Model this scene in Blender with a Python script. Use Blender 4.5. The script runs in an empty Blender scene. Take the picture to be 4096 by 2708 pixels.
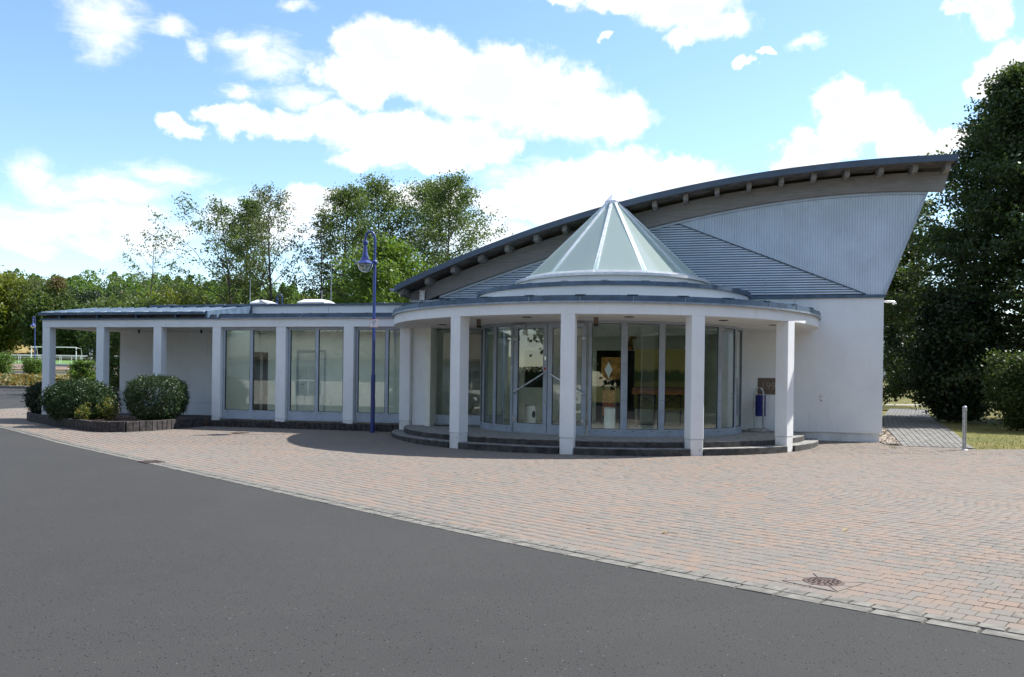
import bpy, math, random
import numpy as np
from math import sin, cos, pi, radians, sqrt, atan2
random.seed(7); rng = np.random.default_rng(7)
S = bpy.context.scene; COL = S.collection

# ------------------------------------------------------------------ camera
EYE = 1.56
cam_d = bpy.data.cameras.new('camera'); cam = bpy.data.objects.new('camera', cam_d); COL.objects.link(cam)
cam_d.sensor_width = 36; cam_d.lens = 30.626; cam_d.shift_y = 0.0417; cam_d.clip_end = 4000; cam_d.clip_start = 0.05
RO = 0.0133
from mathutils import Matrix
cam.matrix_world = Matrix(((1, -RO, 0, 0), (0, 0, -1, 0), (RO, 1, 0, EYE), (0, 0, 0, 1)))
S.camera = cam

# ------------------------------------------------------------------ light
YAW = 0.2439; CX, CY = 2.4718, 24.3366
cyw, syw = cos(YAW), sin(YAW)
def XY(u, v): return CX + u*cyw + v*syw, CY - u*syw + v*cyw
def UV(x, y): return (x-CX)*cyw - (y-CY)*syw, (x-CX)*syw + (y-CY)*cyw
SUN_EL = radians(51)
su, sv = 0.79, 0.61
sx, sy = su*cyw + sv*syw, -su*syw + sv*cyw
SUN_AZ = atan2(sx, sy)                      # clockwise from +Y
sl = bpy.data.lights.new('sun', 'SUN'); sun = bpy.data.objects.new('sun', sl); COL.objects.link(sun)
sl.energy = 3.9; sl.angle = radians(0.53); sl.color = (1.0, 0.962, 0.90)
from mathutils import Vector
to_sun = Vector((sin(SUN_AZ)*cos(SUN_EL), cos(SUN_AZ)*cos(SUN_EL), sin(SUN_EL)))
sun.rotation_euler = to_sun.to_track_quat('Z', 'Y').to_euler(); sun.location = (30, 30, 60)

S.view_settings.view_transform = 'Standard'; S.view_settings.look = 'None'
S.view_settings.gamma = 1; S.view_settings.use_curve_mapping = False
S.view_settings.exposure = 1.22
S.render.engine = 'CYCLES'
S.cycles.max_bounces = 10; S.cycles.transparent_max_bounces = 24; S.cycles.diffuse_bounces = 6; S.cycles.glossy_bounces = 4
S.cycles.caustics_reflective = False; S.cycles.caustics_refractive = False; S.cycles.use_denoising = True

# ------------------------------------------------------------------ sky (world): clear sky plus fair-weather clouds, all by direction
W = bpy.data.worlds.new('World'); S.world = W; W.use_nodes = True
nt = W.node_tree; nt.nodes.clear()
def N(t, tree=None, **kw):
    n = (tree or nt).nodes.new(t)
    for k, v in kw.items(): setattr(n, k, v)
    return n
def setin(tree, sock, v):
    if hasattr(v, 'is_output'): tree.links.new(v, sock)
    else: sock.default_value = v
def M(op, a, b=0.0, c=0.0, tree=None, clamp=False):
    tree = tree or nt
    n = tree.nodes.new('ShaderNodeMath'); n.operation = op; n.use_clamp = clamp
    setin(tree, n.inputs[0], a); setin(tree, n.inputs[1], b); setin(tree, n.inputs[2], c)
    return n.outputs[0]
def VM(op, a, b=(0, 0, 0), c=(0, 0, 0), tree=None):
    tree = tree or nt
    n = tree.nodes.new('ShaderNodeVectorMath'); n.operation = op
    setin(tree, n.inputs[0], a); setin(tree, n.inputs[1], b)
    if op == 'MULTIPLY_ADD': setin(tree, n.inputs[2], c)
    return n.outputs['Value'] if op in ('LENGTH', 'DOT_PRODUCT') else n.outputs[0]
def SST(x, lo, hi, tree=None, a=0.0, b=1.0):
    tree = tree or nt
    n = tree.nodes.new('ShaderNodeMapRange'); n.interpolation_type = 'SMOOTHSTEP'
    setin(tree, n.inputs[0], x)
    for i, v in enumerate((lo, hi, a, b)): setin(tree, n.inputs[1+i], v)
    return n.outputs[0]
def NOISE(vec, scale, detail=4, rough=0.55, dist=0.0, tree=None):
    tree = tree or nt
    n = tree.nodes.new('ShaderNodeTexNoise')
    if vec is not None: tree.links.new(vec, n.inputs['Vector'])
    n.inputs['Scale'].default_value = scale; n.inputs['Detail'].default_value = detail
    n.inputs['Roughness'].default_value = rough; n.inputs['Distortion'].default_value = dist
    return n
sky = N('ShaderNodeTexSky', sky_type='NISHITA'); sky.sun_disc = False
sky.sun_elevation = SUN_EL; sky.sun_rotation = SUN_AZ; sky.altitude = 200
sky.air_density = 1.0; sky.dust_density = 0.4; sky.ozone_density = 1.2
tc = N('ShaderNodeTexCoord'); dirv = tc.outputs['Generated']
sep = N('ShaderNodeSeparateXYZ'); nt.links.new(dirv, sep.inputs[0])
az = M('MULTIPLY', M('ARCTAN2', sep.outputs[0], sep.outputs[1]), 57.2958)
el = M('MULTIPLY', M('ARCSINE', sep.outputs[2]), 57.2958)
cmb = N('ShaderNodeCombineXYZ'); nt.links.new(az, cmb.inputs[0]); nt.links.new(el, cmb.inputs[1])
wn = NOISE(dirv, 16, 9, 0.62)
warp = VM('MULTIPLY', VM('SUBTRACT', wn.outputs['Color'], (0.5, 0.5, 0.5)), (4.4, 3.4, 0))
pos = VM('ADD', cmb.outputs[0], warp)
CUM = [(-8.3, 20.2, 3.89, 2.13), (-10.3, 18.7, 2.61, 1.7), (-5.5, 19.6, 4.78, 2.13), (-1.8, 18.7, 5.39, 2.7), (2.4, 17.9, 4.82, 2.56), (6.1, 16.7, 3.23, 1.85), (-11.1, 20.3, 1.23, 1.14), (-9.2, 21.0, 1.66, 1.08), (-1.3, 20.0, 3.12, 1.42), (-8.3, 15.6, 4.73, 1.7), (-12.1, 15.9, 2.71, 1.28), (-14.3, 15.5, 1.87, 0.99), (-17.4, 15.5, 1.81, 1.14), (-19.2, 15.8, 1.01, 0.71), (-5.5, 15.0, 5.35, 1.7), (-2.6, 15.3, 3.12, 1.42), (-21.0, 14.9, 1.36, 0.68), (-9.1, 14.0, 3.05, 0.85), (-5.5, 13.7, 2.53, 0.71), (20.6, 17.3, 1.54, 1.42), (22.3, 15.9, 1.95, 1.7), (20.8, 15.4, 1.99, 1.42), (23.8, 14.7, 1.54, 1.28), (19.3, 14.3, 2.53, 0.99), (25.4, 13.8, 1.62, 0.85), (17.5, 13.6, 1.55, 0.57), (26.5, 14.2, 1.36, 0.85), (11.0, 22.8, 3.83, 1.56), (12.9, 21.8, 2.83, 1.28), (7.1, 23.6, 4.19, 0.85), (10.6, 21.1, 1.37, 0.8), (4.3, 24.0, 3.39, 0.57), (28.4, 20.6, 1.32, 1.19), (27.3, 21.3, 0.9, 0.57), (29.4, 17.9, 1.29, 1.42), (28.5, 17.5, 1.1, 0.99), (30.4, 18.5, 0.84, 0.85), (15.0, 19.4, 0.85, 0.4), (16.3, 19.9, 0.39, 0.28), (5.8, 21.4, 0.62, 0.34), (3.1, 13.0, 3.4, 1.42), (7.3, 13.5, 3.91, 1.42), (10.6, 13.4, 2.88, 1.14), (0.2, 11.6, 4.26, 1.42), (4.5, 11.1, 5.64, 1.56), (-5.4, 11.5, 4.22, 1.14), (-12.6, 11.2, 2.97, 1.08), (-14.2, 10.7, 1.6, 0.74)]
WISP = [(-21.7, 12.1, 2.7, 0.8), (-25.5, 11.4, 3.01, 0.99), (-23.8, 11.1, 3.56, 0.85), (-29.3, 11.5, 1.51, 1.14), (-27.3, 10.5, 2.91, 0.99), (-25.1, 20.5, 1.86, 1.7), (-25.4, 19.3, 1.39, 1.14), (-21.8, 20.5, 1.1, 0.71), (-15.9, 19.6, 2.36, 1.28), (-18.0, 20.1, 1.54, 0.85), (-20.3, 19.3, 0.87, 0.57), (-13.8, 22.3, 1.34, 0.43), (-15.1, 19.0, 2.12, 0.99), (-17.5, 17.2, 1.03, 0.57), (-13.8, 17.3, 1.87, 0.71), (-28.4, 8.7, 4.39, 1.14), (-23.3, 8.9, 1.92, 1.42), (-21.9, 8.0, 2.69, 1.14), (-25.0, 9.7, 3.5, 0.85), (-28.8, 7.4, 1.74, 0.57), (-25.7, 7.4, 1.38, 0.57), (18.5, 20.5, 1.02, 0.4), (0.2, 13.5, 2.56, 1.14), (-2.6, 9.7, 4.53, 1.42), (12.8, 12.6, 2.43, 0.85), (-16.3, 9.6, 5.23, 1.7)]
def field(blobs, p, k):
    cur = None
    for a0, e0, ra, re in blobs:
        l = VM('LENGTH', VM('MULTIPLY_ADD', p, (1/ra, 1/re, 0), (-a0/ra, -e0/re, 0)))
        cur = l if cur is None else M('SMOOTH_MIN', cur, l, k)
    return M('SUBTRACT', 1.0, cur)
n2 = NOISE(dirv, 34, 8, 0.62)
f1 = M('ADD', field(CUM, pos, 0.22), M('MULTIPLY', M('SUBTRACT', n2.outputs[0], 0.5), 1.0))
m1 = SST(f1, -0.08, 0.46)
stretch = VM('MULTIPLY', dirv, (1.0, 1.0, 2.6))
n3 = NOISE(stretch, 13, 9, 0.66, 0.6)
f2 = M('ADD', field(WISP, pos, 0.3), M('MULTIPLY', M('SUBTRACT', n3.outputs[0], 0.5), 2.6))
m2 = M('MULTIPLY', SST(f2, -0.40, 1.20), 0.80)
n4 = NOISE(stretch, 4.2, 9, 0.6, 0.3)
away = M('MAXIMUM', SST(M('ABSOLUTE', az), 33, 46), SST(el, 25, 34))
m3 = M('MULTIPLY', SST(n4.outputs[0], 0.50, 0.64), away)
up = SST(el, 0.5, 5)
hz_ = M('MULTIPLY', SST(el, 10, -2), 0.12)
mask = M('MAXIMUM', M('MULTIPLY', M('MAXIMUM', M('MAXIMUM', m1, m2), m3), up), hz_)
n5 = NOISE(dirv, 8, 5, 0.5)
shade = M('MULTIPLY', SST(M('ADD', field(CUM, pos, 0.5), M('MULTIPLY', M('SUBTRACT', n5.outputs[0], 0.5), 1.6)), 0.15, 1.05), 0.62)
cc = N('ShaderNodeMix', data_type='RGBA'); nt.links.new(shade, cc.inputs[0])
cc.inputs[6].default_value = (1.0, 0.995, 0.985, 1); cc.inputs[7].default_value = (0.50, 0.56, 0.64, 1)
bg1 = N('ShaderNodeBackground'); bg1.inputs[1].default_value = 0.110
hs = N('ShaderNodeHueSaturation'); hs.inputs['Saturation'].default_value = 1.09; hs.inputs['Hue'].default_value = 0.499
nt.links.new(sky.outputs[0], hs.inputs['Color']); nt.links.new(hs.outputs[0], bg1.inputs[0])
bg2 = N('ShaderNodeBackground'); nt.links.new(cc.outputs[2], bg2.inputs[0]); bg2.inputs[1].default_value = 0.60
mixw = N('ShaderNodeMixShader'); nt.links.new(mask, mixw.inputs[0]); nt.links.new(bg1.outputs[0], mixw.inputs[1]); nt.links.new(bg2.outputs[0], mixw.inputs[2])
wo = N('ShaderNodeOutputWorld'); nt.links.new(mixw.outputs[0], wo.inputs[0])

# ------------------------------------------------------------------ materials
MAT = {}
def newmat(name):
    m = bpy.data.materials.new(name); m.use_nodes = True; t = m.node_tree
    for n in list(t.nodes): t.nodes.remove(n)
    out = t.nodes.new('ShaderNodeOutputMaterial'); MAT[name] = m
    return m, t, out
def mixc(t, fac, a, b, blend='MIX'):
    n = t.nodes.new('ShaderNodeMix'); n.data_type = 'RGBA'; n.blend_type = blend
    setin(t, n.inputs[0], fac)
    for i, c in ((6, a), (7, b)):
        if hasattr(c, 'is_output'): t.links.new(c, n.inputs[i])
        else: n.inputs[i].default_value = (*c, 1)
    return n.outputs[2]
def bump(t, h, strength, dist, normal=None):
    b = t.nodes.new('ShaderNodeBump'); b.inputs['Strength'].default_value = strength; b.inputs['Distance'].default_value = dist
    t.links.new(h, b.inputs['Height'])
    if normal: t.links.new(normal, b.inputs['Normal'])
    return b.outputs[0]
def prin(t, out, col, rough=0.6, metal=0.0, spec=0.5, normal=None, coat=0):
    p = t.nodes.new('ShaderNodeBsdfPrincipled')
    if hasattr(col, 'is_output'): t.links.new(col, p.inputs['Base Color'])
    else: p.inputs['Base Color'].default_value = (*col, 1)
    setin(t, p.inputs['Roughness'], rough); p.inputs['Metallic'].default_value = metal
    p.inputs['Specular IOR Level'].default_value = spec; p.inputs['Coat Weight'].default_value = coat
    if normal: t.links.new(normal, p.inputs['Normal'])
    if out: t.links.new(p.outputs[0], out.inputs[0])
    return p
def geo(t): return t.nodes.new('ShaderNodeNewGeometry')
def plain(name, col, rough=0.6, metal=0.0, spec=0.5, var=0.10, vscale=3.0, bs=0.0, bscale=60.0, coat=0, col2=None):
    m, t, out = newmat(name); g = geo(t)
    n = NOISE(g.outputs['Position'], vscale, 6, 0.6, tree=t)
    c2 = col2 or tuple(c*(1-2*var) for c in col); c1 = col if col2 else tuple(min(1, c*(1+var)) for c in col)
    c = mixc(t, SST(n.outputs[0], 0.3, 0.7, tree=t), c1, c2)
    nm = None
    if bs: nm = bump(t, NOISE(g.outputs['Position'], bscale, 5, 0.65, tree=t).outputs[0], bs, 0.01)
    prin(t, out, c, rough, metal, spec, nm, coat)
    return m
# white render: fine grain, faint streaks and grubby patches
m, t, out = newmat('render_white'); g = geo(t); P = g.outputs['Position']
big = NOISE(P, 0.9, 7, 0.65, tree=t).outputs[0]
streak = NOISE(VM('MULTIPLY', P, (5.0, 5.0, 0.5), tree=t), 1.6, 6, 0.6, tree=t).outputs[0]
spots = NOISE(P, 7.0, 8, 0.72, tree=t).outputs[0]
c = mixc(t, SST(big, 0.35, 0.75, tree=t), (0.81, 0.83, 0.835), (0.74, 0.755, 0.76))
c = mixc(t, M('MULTIPLY', SST(streak, 0.56, 0.80, tree=t), 0.5, tree=t), c, (0.60, 0.61, 0.60))
c = mixc(t, M('MULTIPLY', SST(spots, 0.62, 0.78, tree=t), 0.5, tree=t), c, (0.45, 0.44, 0.41))
nm = bump(t, NOISE(P, 140, 4, 0.7, tree=t).outputs[0], 0.35, 0.006)
nm = bump(t, NOISE(P, 6, 3, 0.5, tree=t).outputs[0], 0.06, 0.05, nm)
prin(t, out, c, 0.85, 0, 0.25, nm)
# plinth render: chipped and dirtier
m, t, out = newmat('plinth_render'); g = geo(t); P = g.outputs['Position']
a = NOISE(P, 9, 8, 0.7, tree=t).outputs[0]; b = NOISE(P, 2.5, 6, 0.65, tree=t).outputs[0]
c = mixc(t, SST(b, 0.35, 0.7, tree=t), (0.80, 0.80, 0.79), (0.66, 0.65, 0.63))
c = mixc(t, SST(a, 0.62, 0.70, tree=t), c, (0.30, 0.28, 0.25))
prin(t, out, c, 0.9, 0, 0.2, bump(t, a, 0.4, 0.02))
plain('soffit_paint', (0.80, 0.78, 0.73), 0.85, var=0.05, bs=0.2, bscale=120)
plain('zinc_flashing', (0.080, 0.128, 0.190), 0.5, 0.05, 0.5, 0.16, 4.0, 0.05, 12)
plain('zinc_light', (0.30, 0.345, 0.40), 0.42, 0.25, 0.5, 0.12, 5.0, 0.05, 10)
plain('roof_fascia', (0.070, 0.098, 0.138), 0.45, 0.2, 0.5, 0.10, 2.0)
plain('roof_felt', (0.16, 0.17, 0.18), 0.9, var=0.2, vscale=2, bs=0.3)
plain('cladding_sheet', (0.57, 0.65, 0.73), 0.5, 0.0, 0.5, 0.05, 1.2)
plain('cladding_trim', (0.42, 0.48, 0.54), 0.45, 0.2, 0.5, 0.06)
plain('window_frame_grey', (0.37, 0.425, 0.49), 0.45, 0.0, 0.5, 0.06, 3)
plain('rubber_black', (0.012, 0.012, 0.013), 0.6)
plain('steel_polished', (0.72, 0.73, 0.74), 0.16, 1.0, var=0.03)
plain('steel_galvanised', (0.46, 0.48, 0.50), 0.38, 0.85, var=0.18, vscale=14)
plain('aluminium_white', (0.80, 0.81, 0.82), 0.35, 0.1, var=0.06, vscale=6)
plain('lamp_blue', (0.024, 0.045, 0.205), 0.36, 0, 0.5, 0.10, 5, coat=0.25)
plain('bin_blue', (0.012, 0.018, 0.17), 0.28, 0, 0.5, 0.10, 6, coat=0.3)
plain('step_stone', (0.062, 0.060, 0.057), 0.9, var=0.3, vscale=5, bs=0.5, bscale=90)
plain('step_pale', (0.25, 0.245, 0.23), 0.9, var=0.25, vscale=6, bs=0.5, bscale=90)  # paler tone for treads and rim; step bodies use the dark stone
plain('purlin_wood', (0.29, 0.275, 0.255), 0.8, var=0.12, vscale=5)
plain('palisade_concrete', (0.052, 0.045, 0.044), 0.88, var=0.35, vscale=9, bs=0.5, bscale=70)
plain('kerb_stone', (0.165, 0.157, 0.138), 0.9, var=0.20, vscale=8, bs=0.6, bscale=110)
plain('joint_sand', (0.045, 0.040, 0.035), 0.95, var=0.3, vscale=20)
plain('concrete', (0.33, 0.32, 0.30), 0.9, var=0.15, vscale=8, bs=0.4, bscale=80)
plain('path_slab', (0.150, 0.147, 0.138), 0.9, var=0.25, vscale=5, bs=0.4, bscale=80)
plain('soil', (0.16, 0.105, 0.075), 0.95, var=0.4, vscale=18, bs=0.8, bscale=60)
plain('bark', (0.085, 0.068, 0.052), 0.9, var=0.35, vscale=8, bs=0.6, bscale=30)
plain('bark_pale', (0.46, 0.44, 0.40), 0.8, var=0.3, vscale=8, bs=0.4, bscale=30)
plain('cast_iron', (0.11, 0.075, 0.065), 0.7, 0.4, var=0.3, vscale=30, bs=0.5, bscale=150)
plain('paint_white', (0.80, 0.80, 0.79), 0.45, var=0.04)
plain('paint_red', (0.48, 0.02, 0.02), 0.4, var=0.05)
plain('brown_stone', (0.155, 0.115, 0.090), 0.75, var=0.18, vscale=16, bs=0.35, bscale=120)
plain('engraved_pale', (0.30, 0.24, 0.19), 0.8)
plain('sign_face', (0.82, 0.80, 0.79), 0.4, var=0.04, vscale=30)
plain('sign_rim', (0.62, 0.28, 0.25), 0.45)
plain('print_black', (0.015, 0.015, 0.018), 0.6)
plain('floor_tile_pale', (0.74, 0.72, 0.64), 0.25, var=0.05, vscale=6)
plain('wall_cream', (0.82, 0.83, 0.74), 0.8, var=0.04)
plain('wall_pale', (0.72, 0.74, 0.72), 0.8, var=0.04)
plain('door_pale', (0.66, 0.68, 0.70), 0.5, var=0.03)
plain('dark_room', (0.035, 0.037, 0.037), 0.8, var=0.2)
plain('wood_orange', (0.36, 0.10, 0.025), 0.45, var=0.22, vscale=12)
plain('cloth_ochre', (0.42, 0.20, 0.04), 0.8, var=0.3, vscale=5)
plain('house_wall', (0.80, 0.77, 0.70), 0.85, var=0.05, bs=0.2)
plain('house_tile', (0.125, 0.105, 0.085), 0.8, var=0.3, vscale=6)
plain('house_glass', (0.10, 0.12, 0.13), 0.1)
plain('car_paint', (0.055, 0.07, 0.085), 0.2, 0.3, coat=0.7)
plain('tyre', (0.02, 0.02, 0.021), 0.85)
plain('cypress', (0.018, 0.038, 0.016), 0.9, var=0.4, vscale=6)
plain('dry_bank', (0.30, 0.23, 0.085), 0.95, var=0.35, vscale=0.8, bs=0.6, bscale=6)
plain('pitch_green', (0.10, 0.19, 0.04), 0.95, var=0.25, vscale=0.6)
plain('cinder_track', (0.17, 0.115, 0.085), 0.95, var=0.25, vscale=0.5)
plain('hill_floor', (0.05, 0.075, 0.025), 0.95, var=0.4, vscale=0.2)
plain('verge_earth', (0.17, 0.14, 0.06), 0.95, var=0.4, vscale=3)
plain('stone_mix', (0.40, 0.34, 0.28), 0.9, var=0.35, vscale=45)
plain('dry_leaf', (0.42, 0.30, 0.08), 0.8, var=0.3, vscale=40)
plain('water_drop', (0.75, 0.8, 0.83), 0.15, var=0.02)
# glulam beam
m, t, out = newmat('glulam'); g = geo(t); P = g.outputs['Position']
gr = NOISE(VM('MULTIPLY', P, (0.7, 0.7, 9.0), tree=t), 3.2, 8, 0.65, 0.4, tree=t).outputs[0]
bg_ = NOISE(P, 1.3, 5, 0.6, tree=t).outputs[0]
c = mixc(t, SST(gr, 0.3, 0.7, tree=t), (0.29, 0.272, 0.25), (0.205, 0.194, 0.18))
c = mixc(t, M('MULTIPLY', SST(bg_, 0.4, 0.75, tree=t), 0.55, tree=t), c, (0.31, 0.29, 0.265))
prin(t, out, c, 0.8, 0, 0.3, bump(t, gr, 0.2, 0.01))
plain('soffit_boards', (0.135, 0.125, 0.115), 0.85, var=0.25, vscale=3)
# asphalt
m, t, out = newmat('asphalt'); g = geo(t); P = g.outputs['Position']
big = NOISE(P, 0.35, 6, 0.6, tree=t).outputs[0]; med = NOISE(P, 3.0, 6, 0.65, tree=t).outputs[0]
fine = NOISE(P, 95, 5, 0.75, tree=t).outputs[0]
vo = t.nodes.new('ShaderNodeTexVoronoi'); vo.inputs['Scale'].default_value = 42; t.links.new(P, vo.inputs['Vector'])
vs = t.nodes.new('ShaderNodeSeparateColor'); t.links.new(vo.outputs['Color'], vs.inputs[0])
c = mixc(t, SST(big, 0.3, 0.7, tree=t), (0.035, 0.0352, 0.0346), (0.027, 0.0273, 0.028))
c = mixc(t, M('MULTIPLY', SST(med, 0.45, 0.75, tree=t), 0.4, tree=t), c, (0.047, 0.046, 0.044))
wear = NOISE(VM('MULTIPLY', P, (0.9, 0.9, 1.0), tree=t), 0.16, 3, 0.5, 1.2, tree=t).outputs[0]
c = mixc(t, M('MULTIPLY', SST(wear, 0.48, 0.62, tree=t), 0.30, tree=t), c, (0.052, 0.051, 0.049))
oil = NOISE(P, 0.9, 3, 0.5, tree=t).outputs[0]
c = mixc(t, M('MULTIPLY', SST(oil, 0.66, 0.74, tree=t), 0.35, tree=t), c, (0.022, 0.022, 0.022))
c = mixc(t, SST(fine, 0.30, 0.72, tree=t), mixc(t, 0.5, c, (0.022, 0.022, 0.022)), mixc(t, 0.4, c, (0.11, 0.108, 0.102)))
pit = M('MULTIPLY', SST(vo.outputs['Distance'], 0.34, 0.20, tree=t), M('GREATER_THAN', vs.outputs[0], 0.86, tree=t), tree=t)
c = mixc(t, pit, c, (0.016, 0.016, 0.016))
spk = M('MULTIPLY', SST(vo.outputs['Distance'], 0.26, 0.12, tree=t), M('GREATER_THAN', vs.outputs[1], 0.972, tree=t), tree=t)
c = mixc(t, spk, c, (0.17, 0.165, 0.155))
hgt = M('SUBTRACT', fine, pit, tree=t)
prin(t, out, c, 0.88, 0, 0.2, bump(t, hgt, 0.7, 0.006))
# pavers: blended red-grey concrete, one tone per stone; faded patches over the yard
def paver_mat(name, single):
    m, t, out = newmat(name); g = geo(t); P = g.outputs['Position']
    if single: r = t.nodes.new('ShaderNodeObjectInfo').outputs['Random']
    else: r = g.outputs['Random Per Island']
    patch = NOISE(P, 0.75, 4, 0.6, tree=t).outputs[0]
    k = M('ADD', r, M('MULTIPLY', M('SUBTRACT', patch, 0.5, tree=t), 1.5, tree=t), tree=t)
    cr = t.nodes.new('ShaderNodeValToRGB'); t.links.new(k, cr.inputs[0]); e = cr.color_ramp.elements
    e[0].position = 0.0; e[0].color = (0.131, 0.124, 0.109, 1); e[1].position = 1.0; e[1].color = (0.197, 0.139, 0.102, 1)
    for p_, c_ in ((0.22, (0.146, 0.133, 0.117, 1)), (0.40, (0.157, 0.135, 0.115, 1)), (0.62, (0.171, 0.135, 0.109, 1)), (0.82, (0.181, 0.135, 0.105, 1))):
        x = cr.color_ramp.elements.new(p_); x.color = c_
    big = NOISE(P, 0.22, 5, 0.6, tree=t).outputs[0]
    c = mixc(t, M('MULTIPLY', SST(big, 0.35, 0.72, tree=t), 0.55, tree=t), cr.outputs[0], (0.180, 0.155, 0.135))
    gr = NOISE(P, 130, 4, 0.75, tree=t).outputs[0]
    c = mixc(t, SST(gr, 0.25, 0.75, tree=t), mixc(t, 0.2, c, (0.12, 0.10, 0.09)), mixc(t, 0.14, c, (0.5, 0.45, 0.4)))
    st = NOISE(P, 2.3, 7, 0.7, tree=t).outputs[0]
    c = mixc(t, M('MULTIPLY', SST(st, 0.60, 0.78, tree=t), 0.35, tree=t), c, (0.13, 0.115, 0.10))
    prin(t, out, c, 0.9, 0, 0.3, bump(t, gr, 0.35, 0.004))
    return m
paver_mat('paver_single', True); paver_mat('paver_many', False)
# small cobbles on the entrance platform
m, t, out = newmat('platform_setts'); g = geo(t); P = g.outputs['Position']
vo = t.nodes.new('ShaderNodeTexVoronoi'); vo.inputs['Scale'].default_value = 15; vo.feature = 'DISTANCE_TO_EDGE'; t.links.new(P, vo.inputs['Vector'])
v2 = t.nodes.new('ShaderNodeTexVoronoi'); v2.inputs['Scale'].default_value = 15; t.links.new(P, v2.inputs['Vector'])
h_ = SST(vo.outputs['Distance'], 0.0, 0.12, tree=t)
hs_ = t.nodes.new('ShaderNodeSeparateColor'); t.links.new(v2.outputs['Color'], hs_.inputs[0])
c = mixc(t, hs_.outputs[0], (0.30, 0.29, 0.27), (0.44, 0.42, 0.39)); c = mixc(t, h_, (0.10, 0.095, 0.085), c)
prin(t, out, c, 0.85, 0, 0.3, bump(t, h_, 0.7, 0.01))
# dry lawn
m, t, out = newmat('lawn_dry'); g = geo(t); P = g.outputs['Position']
a = NOISE(P, 0.5, 7, 0.65, tree=t).outputs[0]; b = NOISE(P, 9, 7, 0.75, tree=t).outputs[0]
c = mixc(t, SST(a, 0.38, 0.62, tree=t), (0.23, 0.185, 0.06), (0.125, 0.14, 0.038))
c = mixc(t, SST(b, 0.35, 0.7, tree=t), c, (0.075, 0.075, 0.028))
prin(t, out, c, 0.95, 0, 0.2, bump(t, b, 0.8, 0.05))
# foliage
def leaf_mat(name, dark, light, trans=0.35, yellow=None, rough=0.5, nscale=0.9):
    m, t, out = newmat(name); g = geo(t)
    r = g.outputs['Random Per Island']
    nn = NOISE(g.outputs['Position'], nscale, 4, 0.6, tree=t).outputs[0]
    k = M('ADD', M('MULTIPLY', r, 0.6, tree=t), M('MULTIPLY', M('SUBTRACT', nn, 0.3, tree=t), 0.9, tree=t), tree=t, clamp=True)
    c = mixc(t, k, dark, light)
    if yellow: c = mixc(t, M('GREATER_THAN', r, 1-yellow[1], tree=t), c, yellow[0])
    p = prin(t, None, c, rough, 0, 0.35)
    tr = t.nodes.new('ShaderNodeBsdfTranslucent'); t.links.new(mixc(t, 0.5, c, (light[0]*1.6, light[1]*1.7, light[2]*0.8)), tr.inputs[0])
    mx = t.nodes.new('ShaderNodeMixShader'); mx.inputs[0].default_value = trans
    t.links.new(p.outputs[0], mx.inputs[1]); t.links.new(tr.outputs[0], mx.inputs[2]); t.links.new(mx.outputs[0], out.inputs[0])
leaf_mat('leaf_alder', (0.040, 0.070, 0.018), (0.105, 0.150, 0.042), 0.45)
leaf_mat('leaf_sparse', (0.050, 0.072, 0.024), (0.11, 0.14, 0.050), 0.42, ((0.15, 0.10, 0.04), 0.06))
leaf_mat('leaf_cherry', (0.050, 0.095, 0.012), (0.13, 0.20, 0.03), 0.40)
leaf_mat('leaf_lime', (0.018, 0.034, 0.010), (0.064, 0.096, 0.026), 0.38)
leaf_mat('leaf_wood', (0.038, 0.085, 0.018), (0.130, 0.200, 0.040), 0.45, nscale=0.22)
leaf_mat('leaf_olive', (0.075, 0.100, 0.014), (0.16, 0.18, 0.028), 0.42)
leaf_mat('leaf_dark', (0.010, 0.021, 0.008), (0.030, 0.052, 0.018), 0.15)
leaf_mat('leaf_box', (0.014, 0.034, 0.010), (0.044, 0.082, 0.022), 0.18, ((0.08, 0.10, 0.05), 0.02), 0.45)
leaf_mat('leaf_yew', (0.012, 0.032, 0.010), (0.036, 0.074, 0.018), 0.18)
leaf_mat('leaf_rose', (0.05, 0.08, 0.02), (0.11, 0.14, 0.03), 0.3, ((0.34, 0.24, 0.03), 0.16))
leaf_mat('leaf_brown', (0.095, 0.075, 0.026), (0.16, 0.12, 0.040), 0.3)
leaf_mat('cover_orange', (0.13, 0.105, 0.03), (0.22, 0.145, 0.035), 0.25, ((0.09, 0.11, 0.03), 0.4))
leaf_mat('leaf_grass', (0.085, 0.12, 0.03), (0.20, 0.19, 0.06), 0.3)
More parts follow.
